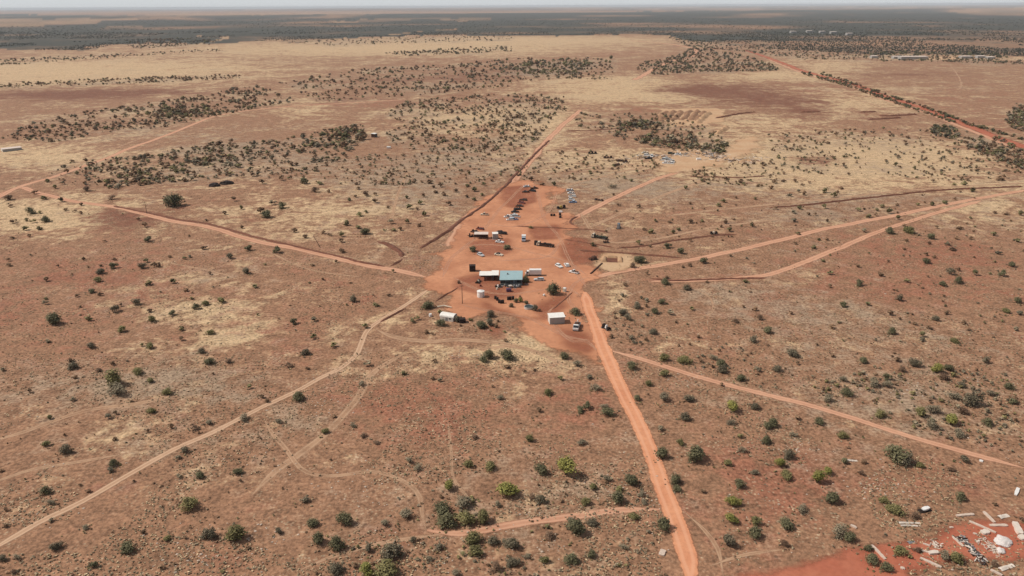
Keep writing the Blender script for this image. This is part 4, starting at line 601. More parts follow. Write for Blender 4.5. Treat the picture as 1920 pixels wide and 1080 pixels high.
def truck(px, py, qx, qy, label, paint='white', L=7., kind='box', load=None, H=2.5, traymat='steel', cabmat=None, cat='truck', name=None):
    x, y = G(px, py); h = L/2; W = 1.15
    t = thing(name or {'box': 'box_truck', 'tray': 'tray_truck', 'tank': 'tank_truck', 'crane': 'crane_truck'}[kind], (x, y), head(px, py, qx, qy), label, cat); c0 = h-1.75
    mb = MB(); mb.box(-h, h-.3, -.45, .45, .55, .82); [mb.box(a, a+.12, -W+.1, W-.1, .5, .72) for a in (-h+.1, -h*.3, h-2.0)]; mb.build('chassis', M['darkrust'], t)
    mb = MB(); mb.prism([(c0, .6), (c0, 2.35), (c0+.15, 2.5), (h-.75, 2.5), (h-.18, 1.55), (h, 1.35), (h, .55)], -W+.02, W-.02, 0, .12); mb.build('cab', M[cabmat or paint], t, .05)
    g = MB(); g.add([(h-.72, -W+.22, 2.4), (h-.72, W-.22, 2.4), (h-.17, W-.14, 1.6), (h-.17, -W+.14, 1.6)], [(0, 1, 2, 3)]); g.v = [(a+.035, b_, c+.035) for a, b_, c in g.v]; g.build('windscreen', M['glass'], t)
    for s in (-1, 1):
        g = MB(); yy = s*(W-.02); g.add([(c0+.35, yy*.985, 1.5), (h-.5, yy*.985, 1.5), (h-.85, yy*.93, 2.25), (c0+.35, yy*.93, 2.25)], [(0, 1, 2, 3)]); g.v = [(a, b_+s*.03, c) for a, b_, c in g.v]; g.build('window', M['glass'], t)
    if kind == 'box':
        mb = MB(); mb.box(-h, c0-.15, -W, W, .85, .85+H); mb.build('cargo_box', M[paint], t, .05); mb = MB(); mb.box(-h-.04, -h-.005, -W+.08, W-.08, .95, .75+H); mb.build('rear_door', M['silver'], t)
    elif kind == 'tank':
        mb = MB(); mb.tube((-h, 0, 1.75), (c0-.2, 0, 1.75), .95, .95, 18); mb.tube((-h*.3, 0, 2.6), (-h*.3, 0, 2.95), .3, .28, 12); mb.build('tank', M[traymat], t)
    else:
        mb = MB(); mb.box(-h, c0-.12, -W, W, .86, 1.0); [mb.box(-h, c0-.12, s*W-.04, s*W+.04, 1.0, 1.32) for s in (-1, 1)]; mb.box(c0-.2, c0-.12, -W, W, 1.0, 2.1); mb.build('tray', M[traymat], t)
        if load:
            mb = MB(); rs = random.Random(int(px*7)); a = -h+.2
            while a < c0-1.1:
                q = rs.uniform(.7, 1.5); mb.box(a, a+q*.92, -W+.15, W-.15-rs.random()*.5, 1.02, 1.3+rs.random()*.8, 0, .08, .1); a += q
            mb.build('load', M[load], t, .03)
        if kind == 'crane': mb = MB(); mb.tube((-h+.4, 0, 1.0), (-h+.5, 0, 2.5), .14, .12, 8); mb.tube((-h+.5, 0, 2.5), (h*.3, .1, 3.1), .12, .08, 8); mb.build('jib', M[paint], t)
    wheels(t, (h-.75, -h+1.0)+((-h+2.1,) if L > 8 else ()), W-.18, .5, .32)
    return t
def junk(name, px, py, rz, label, cat, mat, L, Wd, H, seed, mats2=None):
    """a stripped machine or heap: chassis rails, boxes and bars"""
    x, y = G(px, py); rs = random.Random(seed); t = thing(name, (x, y), rz, label, cat)
    mb = MB(); mb.box(-L/2, L/2, -Wd*.32, -Wd*.22, .3, .55); mb.box(-L/2, L/2, Wd*.22, Wd*.32, .3, .55)
    for k in range(4): a = -L/2+L*(k+.5)/4; mb.box(a-.1, a+.1, -Wd/2, Wd/2, .32, .5)
    mb.build('frame', M[mat], t)
    for k in range(3):
        mb = MB(); a = -L/2+L*(k+.12)/3; b_ = a+L/3*rs.uniform(.6, .85); mb.box(a, b_, -Wd/2*rs.uniform(.5, 1), Wd/2*rs.uniform(.5, 1), .5, .6+H*rs.uniform(.4, 1), 0, .15, .15); mb.build(('engine', 'hopper', 'seat_box')[k], M[mat if k != 1 or not mats2 else mats2], t, .05)
    mb = MB(); mb.tube((0, 0, H*.6), (L*.45*rs.choice((-1, 1)), Wd*.3, H*1.15), .09, .06, 6); mb.build('arm', M[mat], t)
    wheels(t, (-L*.36, L*.36), Wd/2, .42, .22)
    return t
# house with the blue roof
def house():
    z0, z1 = 3.0, 3.9; fl, fr, br, bl = GZ(936.5, 525, z0), GZ(979.5, 524.3, z0), GZ(980.3, 507.3, z1), GZ(937.6, 507.3, z1)
    cx, cy = (fl[0]+fr[0])/2, (fl[1]+bl[1])/2; t = thing('blue_roofed_house', (cx, cy), 0, 'homestead shed with dark shaded front under a wide pale blue sheet roof', 'house')
    q = [(p[0]-cx, p[1]-cy, z) for p, z in ((fl, z0), (fr, z0), (br, z1), (bl, z1))]; x0, x1, y0, y1 = q[0][0]+.4, q[1][0]-.4, q[0][1]+.4, q[2][1]-.4
    mb = MB(); mb.add([(a, b, c) for a, b, c in q]+[(a, b, c-.14) for a, b, c in q], [(0, 1, 2, 3), (7, 6, 5, 4)]+[(i, i+4, (i+1) % 4+4, (i+1) % 4) for i in range(4)]); rf = mb.build('roof', M['blueroof'], t)
    v = MB(); v.box(-2.0, -1.0, .6, 1.2, 3.3, 3.9, 0, .1, .05); v.tube((-1.5, .9, 3.9), (-1.5, .9, 4.3), .22, .26, 10); v.build('roof_vent', M['steel'], rf)
    yw = y0+2.6; mb = MB(); mb.box(x0, x1, yw, y1, 0, 2.95); mb.build('wall', M['dark_shade_wall'], t)  # verandah shade is put into the dark wall colour
    for a in (-3.6, -.6, 2.6):
        w_ = MB(); w_.box(a, a+1.3, yw-.05, yw-.01, 1.0, 2.0); w_.build('window', M['glass'], t)
    d = MB(); d.box(1.0, 1.95, yw-.05, yw-.01, .02, 2.05); dr = d.build('door', M['bluewall'], t); kn = MB(); kn.box(1.08, 1.16, yw-.1, yw-.06, .95, 1.1); kn.build('handle', M['steel'], dr)
    for k in range(5): a = x0+(x1-x0)*k/4; p = MB(); p.box(a-.07, a+.07, y0, y0+.14, 0, 2.86); p.build('post', M['bluewall'], t)
    s = MB(); s.box(x0-.02, x0+.06, y0+.3, yw-.1, .1, 2.3); s.build('side_screen', M['bluewall'], t); f = MB(); f.box(x0-.3, x1+.3, y0-.2, yw, -.05, .1); f.build('verandah_floor', M['concrete'], t)
house()
def carport():
    z = 2.7; fl, fr, br, bl = GZ(898.4, 516.8, z), GZ(935, 516.2, z), GZ(936, 508.6, z), GZ(898.6, 509.2, z); cx, cy = (fl[0]+fr[0])/2, (fl[1]+bl[1])/2
    t = thing('carport', (cx, cy), 0, 'long low white roofed carport joined to left of blue roofed house', 'carport'); q = [(p[0]-cx, p[1]-cy) for p in (fl, fr, br, bl)]
    xs = [q[0][0], q[0][0]*.05+q[1][0]*.3, q[1][0]]
    for k in (0, 1): mb = MB(); mb.box(xs[k]+.01*k, xs[k+1], q[0][1]-.25*k, q[2][1]+.7*k, z-.02+.16*k, z+.1+.16*k); mb.build('roof', M['whiteroof'], t)
    for a in np.linspace(q[0][0]+.3, q[1][0]-.3, 4):
        for b_ in (q[0][1]+.2, q[2][1]-.2): p = MB(); p.box(a-.05, a+.05, b_-.05, b_+.05, 0, z-.02); p.build('post', M['steel'], t)
    w_ = MB(); w_.box(q[0][0]+.4, q[1][0]-.4, q[2][1]-.45, q[2][1]-.38, .1, 2.2); w_.build('back_wall', M['rust'], t)
    w_ = MB(); w_.box(q[1][0]-2.6, q[1][0]-2.5, q[0][1]+.5, q[2][1]-.6, .1, 2.3); w_.build('side_wall', M['bluewall'], t)
carport()
def gable_shed(name, px, py, qx, qy, L, Wd, hw, hr, label, cat, roof='whiteroof', wall='whitewall', endm='grey_shade_wall', door=True, round_=False):
    x, y = G(px, py); t = thing(name, (x, y), head(px, py, qx, qy), label, cat)
    n = 9 if round_ else 3; prof = [(Wd/2*-math.cos(math.pi*k/(n-1)), hw+(hr-hw)*math.sin(math.pi*k/(n-1))**(.8 if round_ else 1)) for k in range(n)]
    mb = MB(); mb.box(-L/2, L/2, -Wd/2, Wd/2, 0, hw); mb.build('wall', M[wall], t)
    for s in (-1, 1):
        mb = MB(); xx = s*(L/2+.03); mb.add([(xx, -Wd/2+.02, .02), (xx, Wd/2-.02, .02)]+[(xx, b_*.99, c-.03) for b_, c in prof[::-1]], [tuple(range(2+n))]); mb.build('end_wall', M[endm], t)
    mb = MB(); o = .2
    for (a, b_), (c, d) in zip(prof[:-1], prof[1:]): mb.add([(sx_*(L/2+o), yy*1.03, zz+dz) for dz in (.0, .1) for sx_, yy, zz in ((-1, a, b_), (1, a, b_), (1, c, d), (-1, c, d))], [(3, 2, 1, 0), (4, 5, 6, 7), (0, 1, 5, 4), (1, 2, 6, 5), (2, 3, 7, 6), (3, 0, 4, 7)])
    mb.build('roof', M[roof], t)
    if door: d = MB(); d.box(-.5, .5, -Wd/2-.06, -Wd/2-.01, .05, min(2, hw-.1)); d.build('door', M['steel'], t); w_ = MB(); w_.box(1.1, 2.0, -Wd/2-.05, -Wd/2-.01, 1.0, min(1.7, hw-.2)); w_.build('window', M['glass'], t)
    return t
gable_shed('vaulted_shed', 841, 599, 860, 602, 5.9, 3.6, 1.7, 2.7, 'small white vaulted roof shed with grey end, left below the yard', 'shed', round_=True)
def flat_shed(name, px, py, qx, qy, L, Wd, H, label, cat, roof, wall, front, tilt=.25):
    x, y = G(px, py); t = thing(name, (x, y), head(px, py, qx, qy), label, cat); mb = MB(); mb.box(-L/2, L/2, -Wd/2, Wd/2, 0, H-.05); mb.build('wall', M[wall], t)
    f = MB(); f.box(-L/2+.05, L/2-.05, -Wd/2-.06, -Wd/2-.01, .05, H-.15); fp = f.build('toned_front', M[front], t)
    r = MB(); r.add([(a, b_, H+(b_/Wd+.5)*tilt+dz) for dz in (0, .12) for a, b_ in ((-L/2-.2, -Wd/2-.2), (L/2+.2, -Wd/2-.2), (L/2+.2, Wd/2+.2), (-L/2-.2, Wd/2+.2))], [(3, 2, 1, 0), (4, 5, 6, 7), (0, 1, 5, 4), (1, 2, 6, 5), (2, 3, 7, 6), (3, 0, 4, 7)]); r.build('roof', M[roof], t)
    return t
flat_shed('storage_shed', 1043, 604, 1066, 602.5, 6.2, 4.0, 2.9, 'white box shed with shaded grey front beside the dusty track, near the tray truck', 'shed', 'whiteroof', 'whitewall', 'grey_shade_wall')  # grey front sheet: this side's shade is put into its colour
x, y = G(901.5, 556.5); t = thing('water_tank', (x, y), 0, 'white round rainwater tank in front of the long carport', 'water tank')
mb = MB(); mb.lathe([(0, .0), (1.6, .0), (1.62, .7), (1.58, .74), (1.62, .8), (1.62, 1.6), (1.58, 1.64), (1.62, 1.7), (1.62, 2.7), (0, 2.72)], 28); mb.build('shell', M['white'], t); mb = MB(); mb.lathe([(1.7, 2.7), (1.7, 2.78), (.3, 3.25), (0, 3.27)], 28); mb.build('lid', M['white'], t); mb = MB(); mb.tube((1.2, -1.25, .1), (1.2, -1.25, 2.6), .07, .07, 8); mb.build('pipe', M['steel'], t)
x, y = G(992, 578); t = thing('stock_trough', (x, y), 0, 'round open water trough with a pale rim and dark water', 'trough')
mb = MB(); mb.lathe([(2.1, 0), (2.1, .95), (1.95, .95), (1.95, .1)], 36); mb.build('rim', M['concrete'], t); mb = MB(); mb.lathe([(1.96, .72), (.02, .72)], 36); mb.build('water', M['water'], t)
x, y = G(886, 508); t = thing('dark_tank', (x, y), .05, 'dark square steel tank standing left behind the long carport', 'tank')
mb = MB(); mb.box(-1.5, 1.5, -1.4, 1.4, .3, 2.9); mb.build('shell', M['darkrust'], t, .08); mb = MB(); mb.box(-1.55, 1.55, -1.45, 1.45, 2.9, 3.0); mb.build('lid', M['darkrust'], t)
for a in (-1.2, 1.2):
    for b_ in (-1.1, 1.1): mb = MB(); mb.box(a-.12, a+.12, b_-.12, b_+.12, 0, .3); mb.build('leg', M['rust'], t)
def pole(px, py, H, label, lean=(0, 0), arm=True):
    x, y = G(px, py); t = thing('power_pole', (x, y), .15, label, 'pole'); mb = MB(); mb.tube((0, 0, -.3), (lean[0], lean[1], H), .17, .11, 10); mb.build('shaft', M['wood'], t)
    if arm:
        mb = MB(); mb.box(lean[0]-1.0, lean[0]+1.0, lean[1]-.17, lean[1]-.06, H-.75, H-.6); ar = mb.build('crossarm', M['wood'], t)
        for a in (-.85, 0, .85): mb = MB(); mb.tube((lean[0]+a, lean[1]-.11, H-.6), (lean[0]+a, lean[1]-.11, H-.38), .05, .04, 6); mb.build('insulator', M['concrete'], ar)
pole(867, 569.5, 8.9, 'tall timber power pole with crossarm, standing left of the white tank')
pole(275.5, 400.5, 7.8, 'lone thin pole beside the upper left track, near the big round bush'); pole(601, 464, 6.6, 'leaning pole with dark top above the left track', (-3.2, .6), False)
# vehicles
truck(1000, 516.5, 970, 516.7, 'white box truck with small cab, parked right behind the blue roof', 'white', 7.6, 'box', H=2.3)
car(1010.5, 526, 990, 526, 'silver wagon parked right of the blue roofed house', 'silver', 'wagon')
car(1048, 500.5, 1058, 506, 'white car, leftmost of three parked on the yard edge', 'white', 'wagon', group=None); car(1062.5, 498.5, 1056, 490, 'white car, farthest of the three parked on the yard edge', 'white', 'wagon')
car(1076, 512, 1058, 508, 'white utility, nearest of three white vehicles on the yard edge', 'white', 'ute', load='rust', cat='ute')
car(935.5, 479, 952, 482, 'beige and white sedan parked alone behind the blue roofed house', 'cream', 'sedan', roof='rust')
car(901.5, 479.5, 911, 484, 'pale grey car beside the round green bush behind the house', 'silver', 'wagon')
car(937, 455, 955, 457, 'white car in front of the small white hut', 'white', 'sedan'); car(908.5, 403.5, 890, 402.5, 'cream ute parked alone beside the upper straight track', 'cream', 'ute', load='rust', cat='ute')
truck(982, 452, 981, 470, 'white tall van with tan roof, facing this way in mid yard', 'white', 4.6, 'box', H=2.3, cabmat='paleblue', cat='van', name='high_roof_van')
truck(1022.5, 462, 1000, 459.5, 'long flat truck with white cab and dark load in mid yard', 'cream', 9.6, 'tray', load='darkrust', traymat='rust')
truck(1124, 447, 1105, 444, 'dark green loaded truck with white topped cab, right of the yard', 'green', 9.4, 'tray', load='green', traymat='darkrust', cabmat='cream')
truck(1081.5, 615, 1075, 632, 'white tray truck with a small jib, parked below the yard near the white shed', 'white', 7.2, 'crane', load='rust', traymat='steel')
car(900, 430.5, 890, 429, 'dull red car wreck behind the open sided shed', 'redp', 'wagon', wreck=True); car(938, 436, 925, 431, 'dark car with pale bonnet behind the small white hut', 'darkrust', 'sedan', wreck=True)
W_ = 'wrecked cars in rows beyond the yard'
for px, py, qx, qy, lab, pt, stl in ((1071, 363.5, 1090, 363.5, 'white car, farthest of the right hand row of wrecks', 'white', 'sedan'), (1073, 369.5, 1055, 369, 'white and blue car, second in the right hand wreck row', 'white', 'wagon'), (1072, 375, 1090, 375.5, 'white car, third in the right hand wreck row', 'white', 'hatch'), (1074, 380, 1056, 380, 'dark blue car, nearest in the right hand wreck row', 'blue', 'sedan'),
    (963, 404.5, 945, 405, 'white sedan, farthest in the cluster left of mid yard', 'white', 'sedan'), (967.5, 407, 985, 408, 'grey wagon at the right in the white wreck cluster', 'silver', 'wagon'), (956, 413, 940, 413.5, 'white car, nearest left in the white wreck cluster', 'white', 'hatch'), (963.5, 412.5, 980, 412, 'blue and white wagon, nearest right in the white wreck cluster', 'blue', 'wagon'),
    (971, 393.5, 985, 392, 'dark burnt car, nearest in the dark wreck row', 'darkrust', 'wagon'), (974, 387.5, 960, 387, 'dark rusty car, second in the dark wreck row', 'rust', 'sedan'), (977.5, 381.5, 960, 379, 'rusty red car, farthest in the dark wreck row', 'redp', 'sedan'),
    (986, 361, 1000, 361, 'brown rusty car at left in the far wreck group', 'rust', 'sedan'), (998, 359, 985, 357, 'dark car at right in the far wreck group', 'darkrust', 'wagon'), (988, 351, 1005, 350, 'pale grey car shell, farthest in the far wreck group', 'silver', 'sedan'),
    (1214, 292.5, 1225, 293, 'pale car, farther of a pair left of the distant wreck yard', 'white', 'wagon'), (1215.5, 298, 1205, 298, 'dark car, nearer of a pair left of the distant wreck yard', 'darkrust', 'sedan'), (1251, 298, 1262, 298, 'silver car, farthest in the distant white wreck heap', 'silver', 'sedan'),
    (1254, 302.5, 1240, 302, 'white car, middle in the distant white wreck heap', 'white', 'wagon'), (1249, 307, 1262, 307.5, 'white car, nearest left in the distant white wreck heap', 'white', 'sedan'), (1246, 301.5, 1236, 301, 'white van at left in the distant white wreck heap', 'white', 'van'), (1262, 304, 1262, 309, 'white ute at right end of the distant white wreck heap', 'white', 'ute'), (1222, 294, 1222, 300, 'white wagon right of the distant pair of cars', 'white', 'wagon'), (1210, 288, 1222, 288, 'cream sedan behind the distant pair of cars', 'cream', 'sedan'), (1272, 291, 1283, 291, 'white sedan alone right of the distant wreck heap', 'white', 'sedan'), (1069, 358, 1085, 357, 'pale wagon behind the right hand row of wrecks', 'silver', 'wagon'), (953, 407.5, 940, 408, 'white ute at left in the white wreck cluster', 'white', 'ute'), (966, 398.5, 980, 398, 'dark burnt sedan between the dark row and white cluster', 'darkrust', 'sedan'), (981, 376, 966, 375, 'brown rusty wagon behind the dark wreck row', 'rust', 'wagon'), (1002, 354, 1015, 353, 'rusty brown ute behind the far dark car', 'rust', 'ute'), (890, 436, 880, 434, 'rusty brown sedan behind left end of open sided shed', 'rust', 'sedan'), (942, 439, 930, 438, 'black wagon at far right behind the small white hut', 'darkrust', 'wagon'), (1257.5, 307.5, 1245, 307, 'white hatchback, nearest right in the distant white wreck heap', 'white', 'hatch'), (1259, 289, 1270, 289, 'green grey car behind the distant white wreck heap', 'green', 'wagon')):
    car(px, py, qx, qy, lab, pt, stl, wreck=True, roof='paleblue' if pt == 'blue' else None, cat='wrecked car', group=W_, sc_=1.08 if py > 340 else 1.35)
for nm, px, py, rz, lab, cat, mat, L, Wd, H, m2 in (('front_loader', 1052, 391, .2, 'dark wheeled loader with raised arm below the right wreck row', 'loader', 'darkrust', 6, 2.4, 2.0, 'yellowp'), ('stripped_machine', 1112, 487, .5, 'rusty brown stripped machine on pale ground beside the pit', 'machine', 'rust', 4.2, 2.6, 1.3, None),
    ('scrap_heap_machine', 885.5, 444, .1, 'dark tangled machine at left end in front of open sided shed', 'machine', 'darkrust', 4, 2.2, 1.6, None), ('rusty_trailer', 1136, 455, .1, 'brown rusty trailer in front of the dark green truck', 'trailer', 'rust', 3.0, 1.8, .8, None),
    ('rusty_machine', 1111, 288.5, .1, 'black machine alone left of the distant wreck yard', 'machine', 'darkrust', 8, 3, 1.8, None), ('rusty_machine', 1140, 296.5, 0, 'long dark brown machine left of the distant wreck yard', 'machine', 'rust', 8, 2.6, 1.5, None), ('rusty_machine', 1167, 303, -.3, 'rusty seed drill, right of the distant brown machines', 'machine', 'rust', 9, 2.6, 1.4, 'darkrust'), ('rusty_machine', 1156, 310.5, .6, 'rusty implement, nearest of the distant brown machines', 'machine', 'rust', 6, 2.4, 1.6, None),
    ('rusty_implement', 1123, 376, -.6, 'long rusty implement lying between the two upper tracks', 'machine', 'rust', 6.5, 1.8, .8, None), ('small_tractor', 1338, 439, 0, 'small dark tractor with pale top beside the right hand bank', 'tractor', 'darkrust', 4.2, 2.0, 1.2, 'cream'),
    ('old_tractor', 1136.5, 617, 2.2, 'old tractor with dirty white bonnet beside the red road', 'tractor', 'darkrust', 4.0, 2.0, 1.4, 'white'), ('tractor', 897, 530, 1.3, 'dark tractor with tan top in front of the long carport', 'tractor', 'darkrust', 3.4, 1.8, 1.3, 'cream'),
    ('metal_workbench', 969, 539, .15, 'grey metal bench of parts in front of the house', 'bench', 'steel', 3.4, 1.6, .9, 'silver'), ('box_trailer', 934, 539, .3, 'dark box trailer with a white lid in front of the house', 'trailer', 'darkrust', 2.6, 1.7, 1.0, 'white'), ('dead_machine', 1160, 428, 1.3, 'blue grey windmill wreck, standing beside the upper tracks', 'machine', 'steel', 5, 2.0, 2.6, 'bluewall')):
    junk(nm, px, py, rz, lab, cat, mat, L, Wd, H, int(px), m2)
# open sided shed and hut
x, y = G(902.5, 447); t = thing('open_shed', (x, y), -.03, 'open sided shed with a long pinkish white roof, far left in the yard', 'shed')
mb = MB(); mb.add([(a, b_, 2.9+b_*.12+dz) for dz in (0, .13) for a, b_ in ((-3.9, -1.6), (3.9, -1.6), (3.9, 1.9), (-3.9, 1.9))], [(3, 2, 1, 0), (4, 5, 6, 7), (0, 1, 5, 4), (1, 2, 6, 5), (2, 3, 7, 6), (3, 0, 4, 7)]); mb.build('roof', M['pinkroof'], t)
for a in (-3.6, -1.2, 1.2, 3.6):
    for b_ in (-1.4, 1.6): mb = MB(); mb.tube((a, b_, 0), (a, b_, 2.85+b_*.12), .09, .08, 8); mb.build('post', M['wood'], t)
mb = MB(); mb.box(-3.6, 3.6, 1.45, 1.52, .1, 2.6); mb.build('back_wall', M['rust'], t)
flat_shed('white_hut', 928.5, 447.5, 945, 447, 2.9, 2.6, 3.1, 'small white hut at right end of the open sided shed', 'hut', 'whiteroof', 'whitewall', 'grey_shade_wall')
flat_shed('pale_shed', 22, 282, 40, 280, 15, 7, 2.2, 'long low white roofed shed alone on grass at far left', 'shed', 'pinkroof', 'whitewall', 'grey_shade_wall'); flat_shed('white_hut', 702, 257, 712, 254, 5, 4, 3.4, 'small white roofed hut on red mound among the left trees', 'hut', 'whiteroof', 'rust', 'dark_shade_wall')
x, y = G(1147.5, 488); t = thing('earth_pit', (x, y), -.12, 'square dug pit with red earth sides and pale spoil banks', 'pit')
mb = MB(); mb.box(-3.0, 3.0, -3.6, 3.4, -.3, .16); mb.build('pit_floor', M['bank'], t)
for a, b_, c, d in ((-5.4, -2.4, -4, 4.2), (2.6, 5.6, -3.6, 4.2), (-3, 3, 2.8, 5.4)): mb = MB(); mb.box(a, b_, c, d, -.1, 1.15, 0, .9, .9); mb.build('spoil_bank', M['palebank'], t, .25)
x, y = G(1107, 514); x2, y2 = G(1129, 494); mb = MB(); dd = math.hypot(x2-x, y2-y); mb.box(0, dd, -.35, .35, 0, .5, 0, .1, .06); mb.box(.5, dd-.5, -.5, -.36, .05, .3)
o = mb.build('steel_beam', M['rust'], None, .04); o.location = (x, y, 0); o.rotation_euler.z = math.atan2(y2-y, x2-x); tag(o, 'long rusty steel beam lying on pale ground beside the pit', 'beam')
# small yard pieces
def drum(px, py, label, mat='rust', r=.42, h=1.1, group=None, name='fuel_drum'):
    x, y = G(px, py); mb = MB(); mb.lathe([(0, 0), (r, 0), (r, h*.32), (r*1.04, h*.34), (r, h*.36), (r, h*.64), (r*1.04, h*.66), (r, h*.68), (r, h), (r*.94, h-.03), (0, h-.03)], 16); o = mb.build(name, M[mat]); o.location = (x, y, 0); return tag(o, label, 'drum', group)
D_ = 'dark drums standing in the garden row'
for px, py in ((929, 561), (932.5, 563.5), (936, 568), (939.5, 569), (943, 568.5), (953, 562.5), (957, 562), (962, 561.5)): drum(px, py, 'dark rusty drum in the garden row between white tank and round trough', 'darkrust', .55, 1.5, D_)
drum(1034, 405, 'dark drum at left beside the loader, left of a pair', 'darkrust', .7, 1.3); drum(1039, 405, 'dark drum at left beside the loader, right of a pair', 'darkrust', .7, 1.3); drum(1050, 403.5, 'dark drum below the loader, farther of two', 'darkrust', .75, 1.3); drum(1050.5, 408.5, 'dark drum below the loader, nearer of two', 'darkrust', .75, 1.3)
drum(1005, 459.5, 'dark upright tank in front of the long flat truck', 'darkrust', 1.0, 2.4); drum(1020, 555, 'small white drum at left under the round yard bush', 'white', .45, .9); drum(807, 593, 'small white drum left of the vaulted shed', 'white', .6, 1.1); drum(932, 543, 'small pale drum in front of the house at left', 'cream', .45, .9)
def cabinet(name, px, py, label, cat, mat, s, door='steel', rz=.3):
    x, y = G(px, py); t = thing(name, (x, y), rz, label, cat); mb = MB(); mb.box(-s[0]/2, s[0]/2, -s[1]/2, s[1]/2, .08, s[2]); mb.build('body', M[mat], t, .05); mb = MB(); mb.box(-s[0]/2+.06, s[0]/2-.06, -s[1]/2-.05, -s[1]/2-.005, .15, s[2]-.1); d = mb.build('door', M[door], t); k = MB(); k.box(s[0]/2-.25, s[0]/2-.18, -s[1]/2-.1, -s[1]/2-.055, s[2]*.4, s[2]*.65); k.build('handle', M['glass'], d)
cabinet('white_cabinet', 1058.5, 547, 'upright white cabinet right of the round yard bush', 'cabinet', 'white', (1.4, 1.2, 1.9), 'cream', -.6); cabinet('purple_bin', 954, 546.5, 'dark purple bin standing before the house front', 'bin', 'purple', (2.2, 1.7, 1.4), 'purple', .1); cabinet('pink_cabinet', 957, 539, 'faded pink cabinet before the house verandah', 'cabinet', 'pinkroof', (1.5, 1.1, 1.1), 'cream', .2)
cabinet('red_crate', 901, 537, 'small dull red crate behind the white tank', 'crate', 'redp', (.9, .8, .9), 'redp'); cabinet('white_crate', 1051, 398.5, 'white box lying below the wheeled loader', 'crate', 'white', (2.2, 1.4, 1.0), 'white', 0); cabinet('white_crate', 729, 278, 'white box on open ground below the left hand hut', 'crate', 'white', (3.5, 2.5, 1.6), 'white', 0); cabinet('white_crate', 1310, 300, 'white box right of the distant wreck yard', 'crate', 'white', (3.5, 2.5, 1.6), 'white', 0)
cabinet('dark_tank_box', 867, 604, 'dark square tank leaning right of the vaulted shed', 'tank', 'darkrust', (2.6, 2.2, 1.7), 'darkrust', .2)
x, y = G(833, 577); mb = MB(); mb.tube((-3, 0, .5), (0, .6, .75), .3, .3, 10); mb.tube((0, .6, .75), (3.2, -.6, .4), .3, .25, 10); [mb.box(a-.1, a+.1, b_-.3, b_+.3, 0, .45) for a, b_ in ((-2.4, .1), (0, .6), (2.6, -.4))]; o = mb.build('pale_pipe', M['cream']); o.location = (x, y, 0); tag(o, 'bent pale pipe on blocks behind the vaulted shed', 'pipe')
def plant(px, py, wpx, k, label, nm='garden_shrub', hf=.8):
    x, y = G(px, py); wm = wpx/S(px, py); t = thing(nm, (x, y), random.random()*6, label, 'shrub', None, (wm, wm, wm*hf)); link(bpy.data.objects.new('crown', random.choice(CR[k, 1])), t); link(bpy.data.objects.new('stem', random.choice(ST)), t)
for a in ((986, 529, 15, 'g', 'dark tree growing against the right end of blue roofed house', 'yard_tree', 1.0), (968, 567, 13, 'g', 'dark green garden shrub, middle in the garden row'), (976, 566, 12, 'y', 'yellow green garden plant left of the round trough'), (987, 570, 11, 'g', 'dark shrub just behind the round trough'), (958, 576, 12, 'b', 'grey shrub, nearest in the garden row'), (1004, 583, 17, 'b', 'dark grey shrub just right of the round trough'), (975, 559, 8, 'r', 'small brown plant, farthest in the garden row'), (858, 603, 16, 'b', 'dark grey bush against the right end of the vaulted shed'), (1012, 584, 9, 'r', 'small brown bush right of the round trough'), (860, 532, 10, 'r', 'dry brown bush on red soil behind the power pole')): plant(*a)
# scrap timber and sheets, lower right corner
def slab(name, x0, y0, x1, y1, wpx, label, cat, mat='palewood', th=.22, tilt=0., kind='beam'):
    a, b_ = np.array(G(x0, y0)), np.array(G(x1, y1)); L = float(np.hypot(*(b_-a))); s = S((x0+x1)/2, (y0+y1)/2); wd = max(.3, wpx/s); mb = MB(); rs = random.Random(int(x0*3+y0)); t = tag(bpy.data.objects.new(name, None), label, cat) if False else None
    if kind == 'beam':
        n = 8; ring = []
        for k in range(n+1):
            f = k/n; ww = wd*(.85+.3*rs.random())*(.75 if k in (0, n) else 1); dz = (1-abs(2*f-1))*.05+rs.random()*.03; ring.append([(f*L-L/2, -ww/2, .02), (f*L-L/2, ww/2, .02), (f*L-L/2, ww/2*.9, th+dz), (f*L-L/2, -ww/2*.9, th+dz)])
        mb.add([p for r in ring for p in r], [(3, 2, 1, 0), tuple(4*n+i for i in range(4))]+[(4*k+i, 4*k+(i+1) % 4, 4*k+4+(i+1) % 4, 4*k+4+i) for k in range(n) for i in range(4)])
    else:                                            # bent sheet
        n = 10; top = []
        for k in range(n+1):
            f = k/n; z = th*(.5+.5*math.sin(f*5+rs.random()))+.1; top += [(f*L-L/2, -wd/2*(.9+.2*rs.random()), z*.5), (f*L-L/2, 0, z+.06), (f*L-L/2, wd/2*(.9+.2*rs.random()), z*.6)]
        m = len(top); mb.add(top+[(p[0], p[1], p[2]-.05) for p in top], [(3*k+i, 3*k+3+i, 3*k+4+i, 3*k+1+i) for k in range(n) for i in (0, 1)]+[(m+3*k+1+i, m+3*k+4+i, m+3*k+3+i, m+3*k+i) for k in range(n) for i in (0, 1)]+[(3*k, 3*k+m, 3*k+3+m, 3*k+3) for k in range(n)]+[(3*k+2, 3*k+5, 3*k+5+m, 3*k+2+m) for k in range(n)])
    o = mb.build(name, M[mat]); c = (a+b_)/2; o.location = (c[0], c[1], 0); o.rotation_euler = (0, tilt, math.atan2(*(b_-a)[::-1])); return tag(o, label, cat)
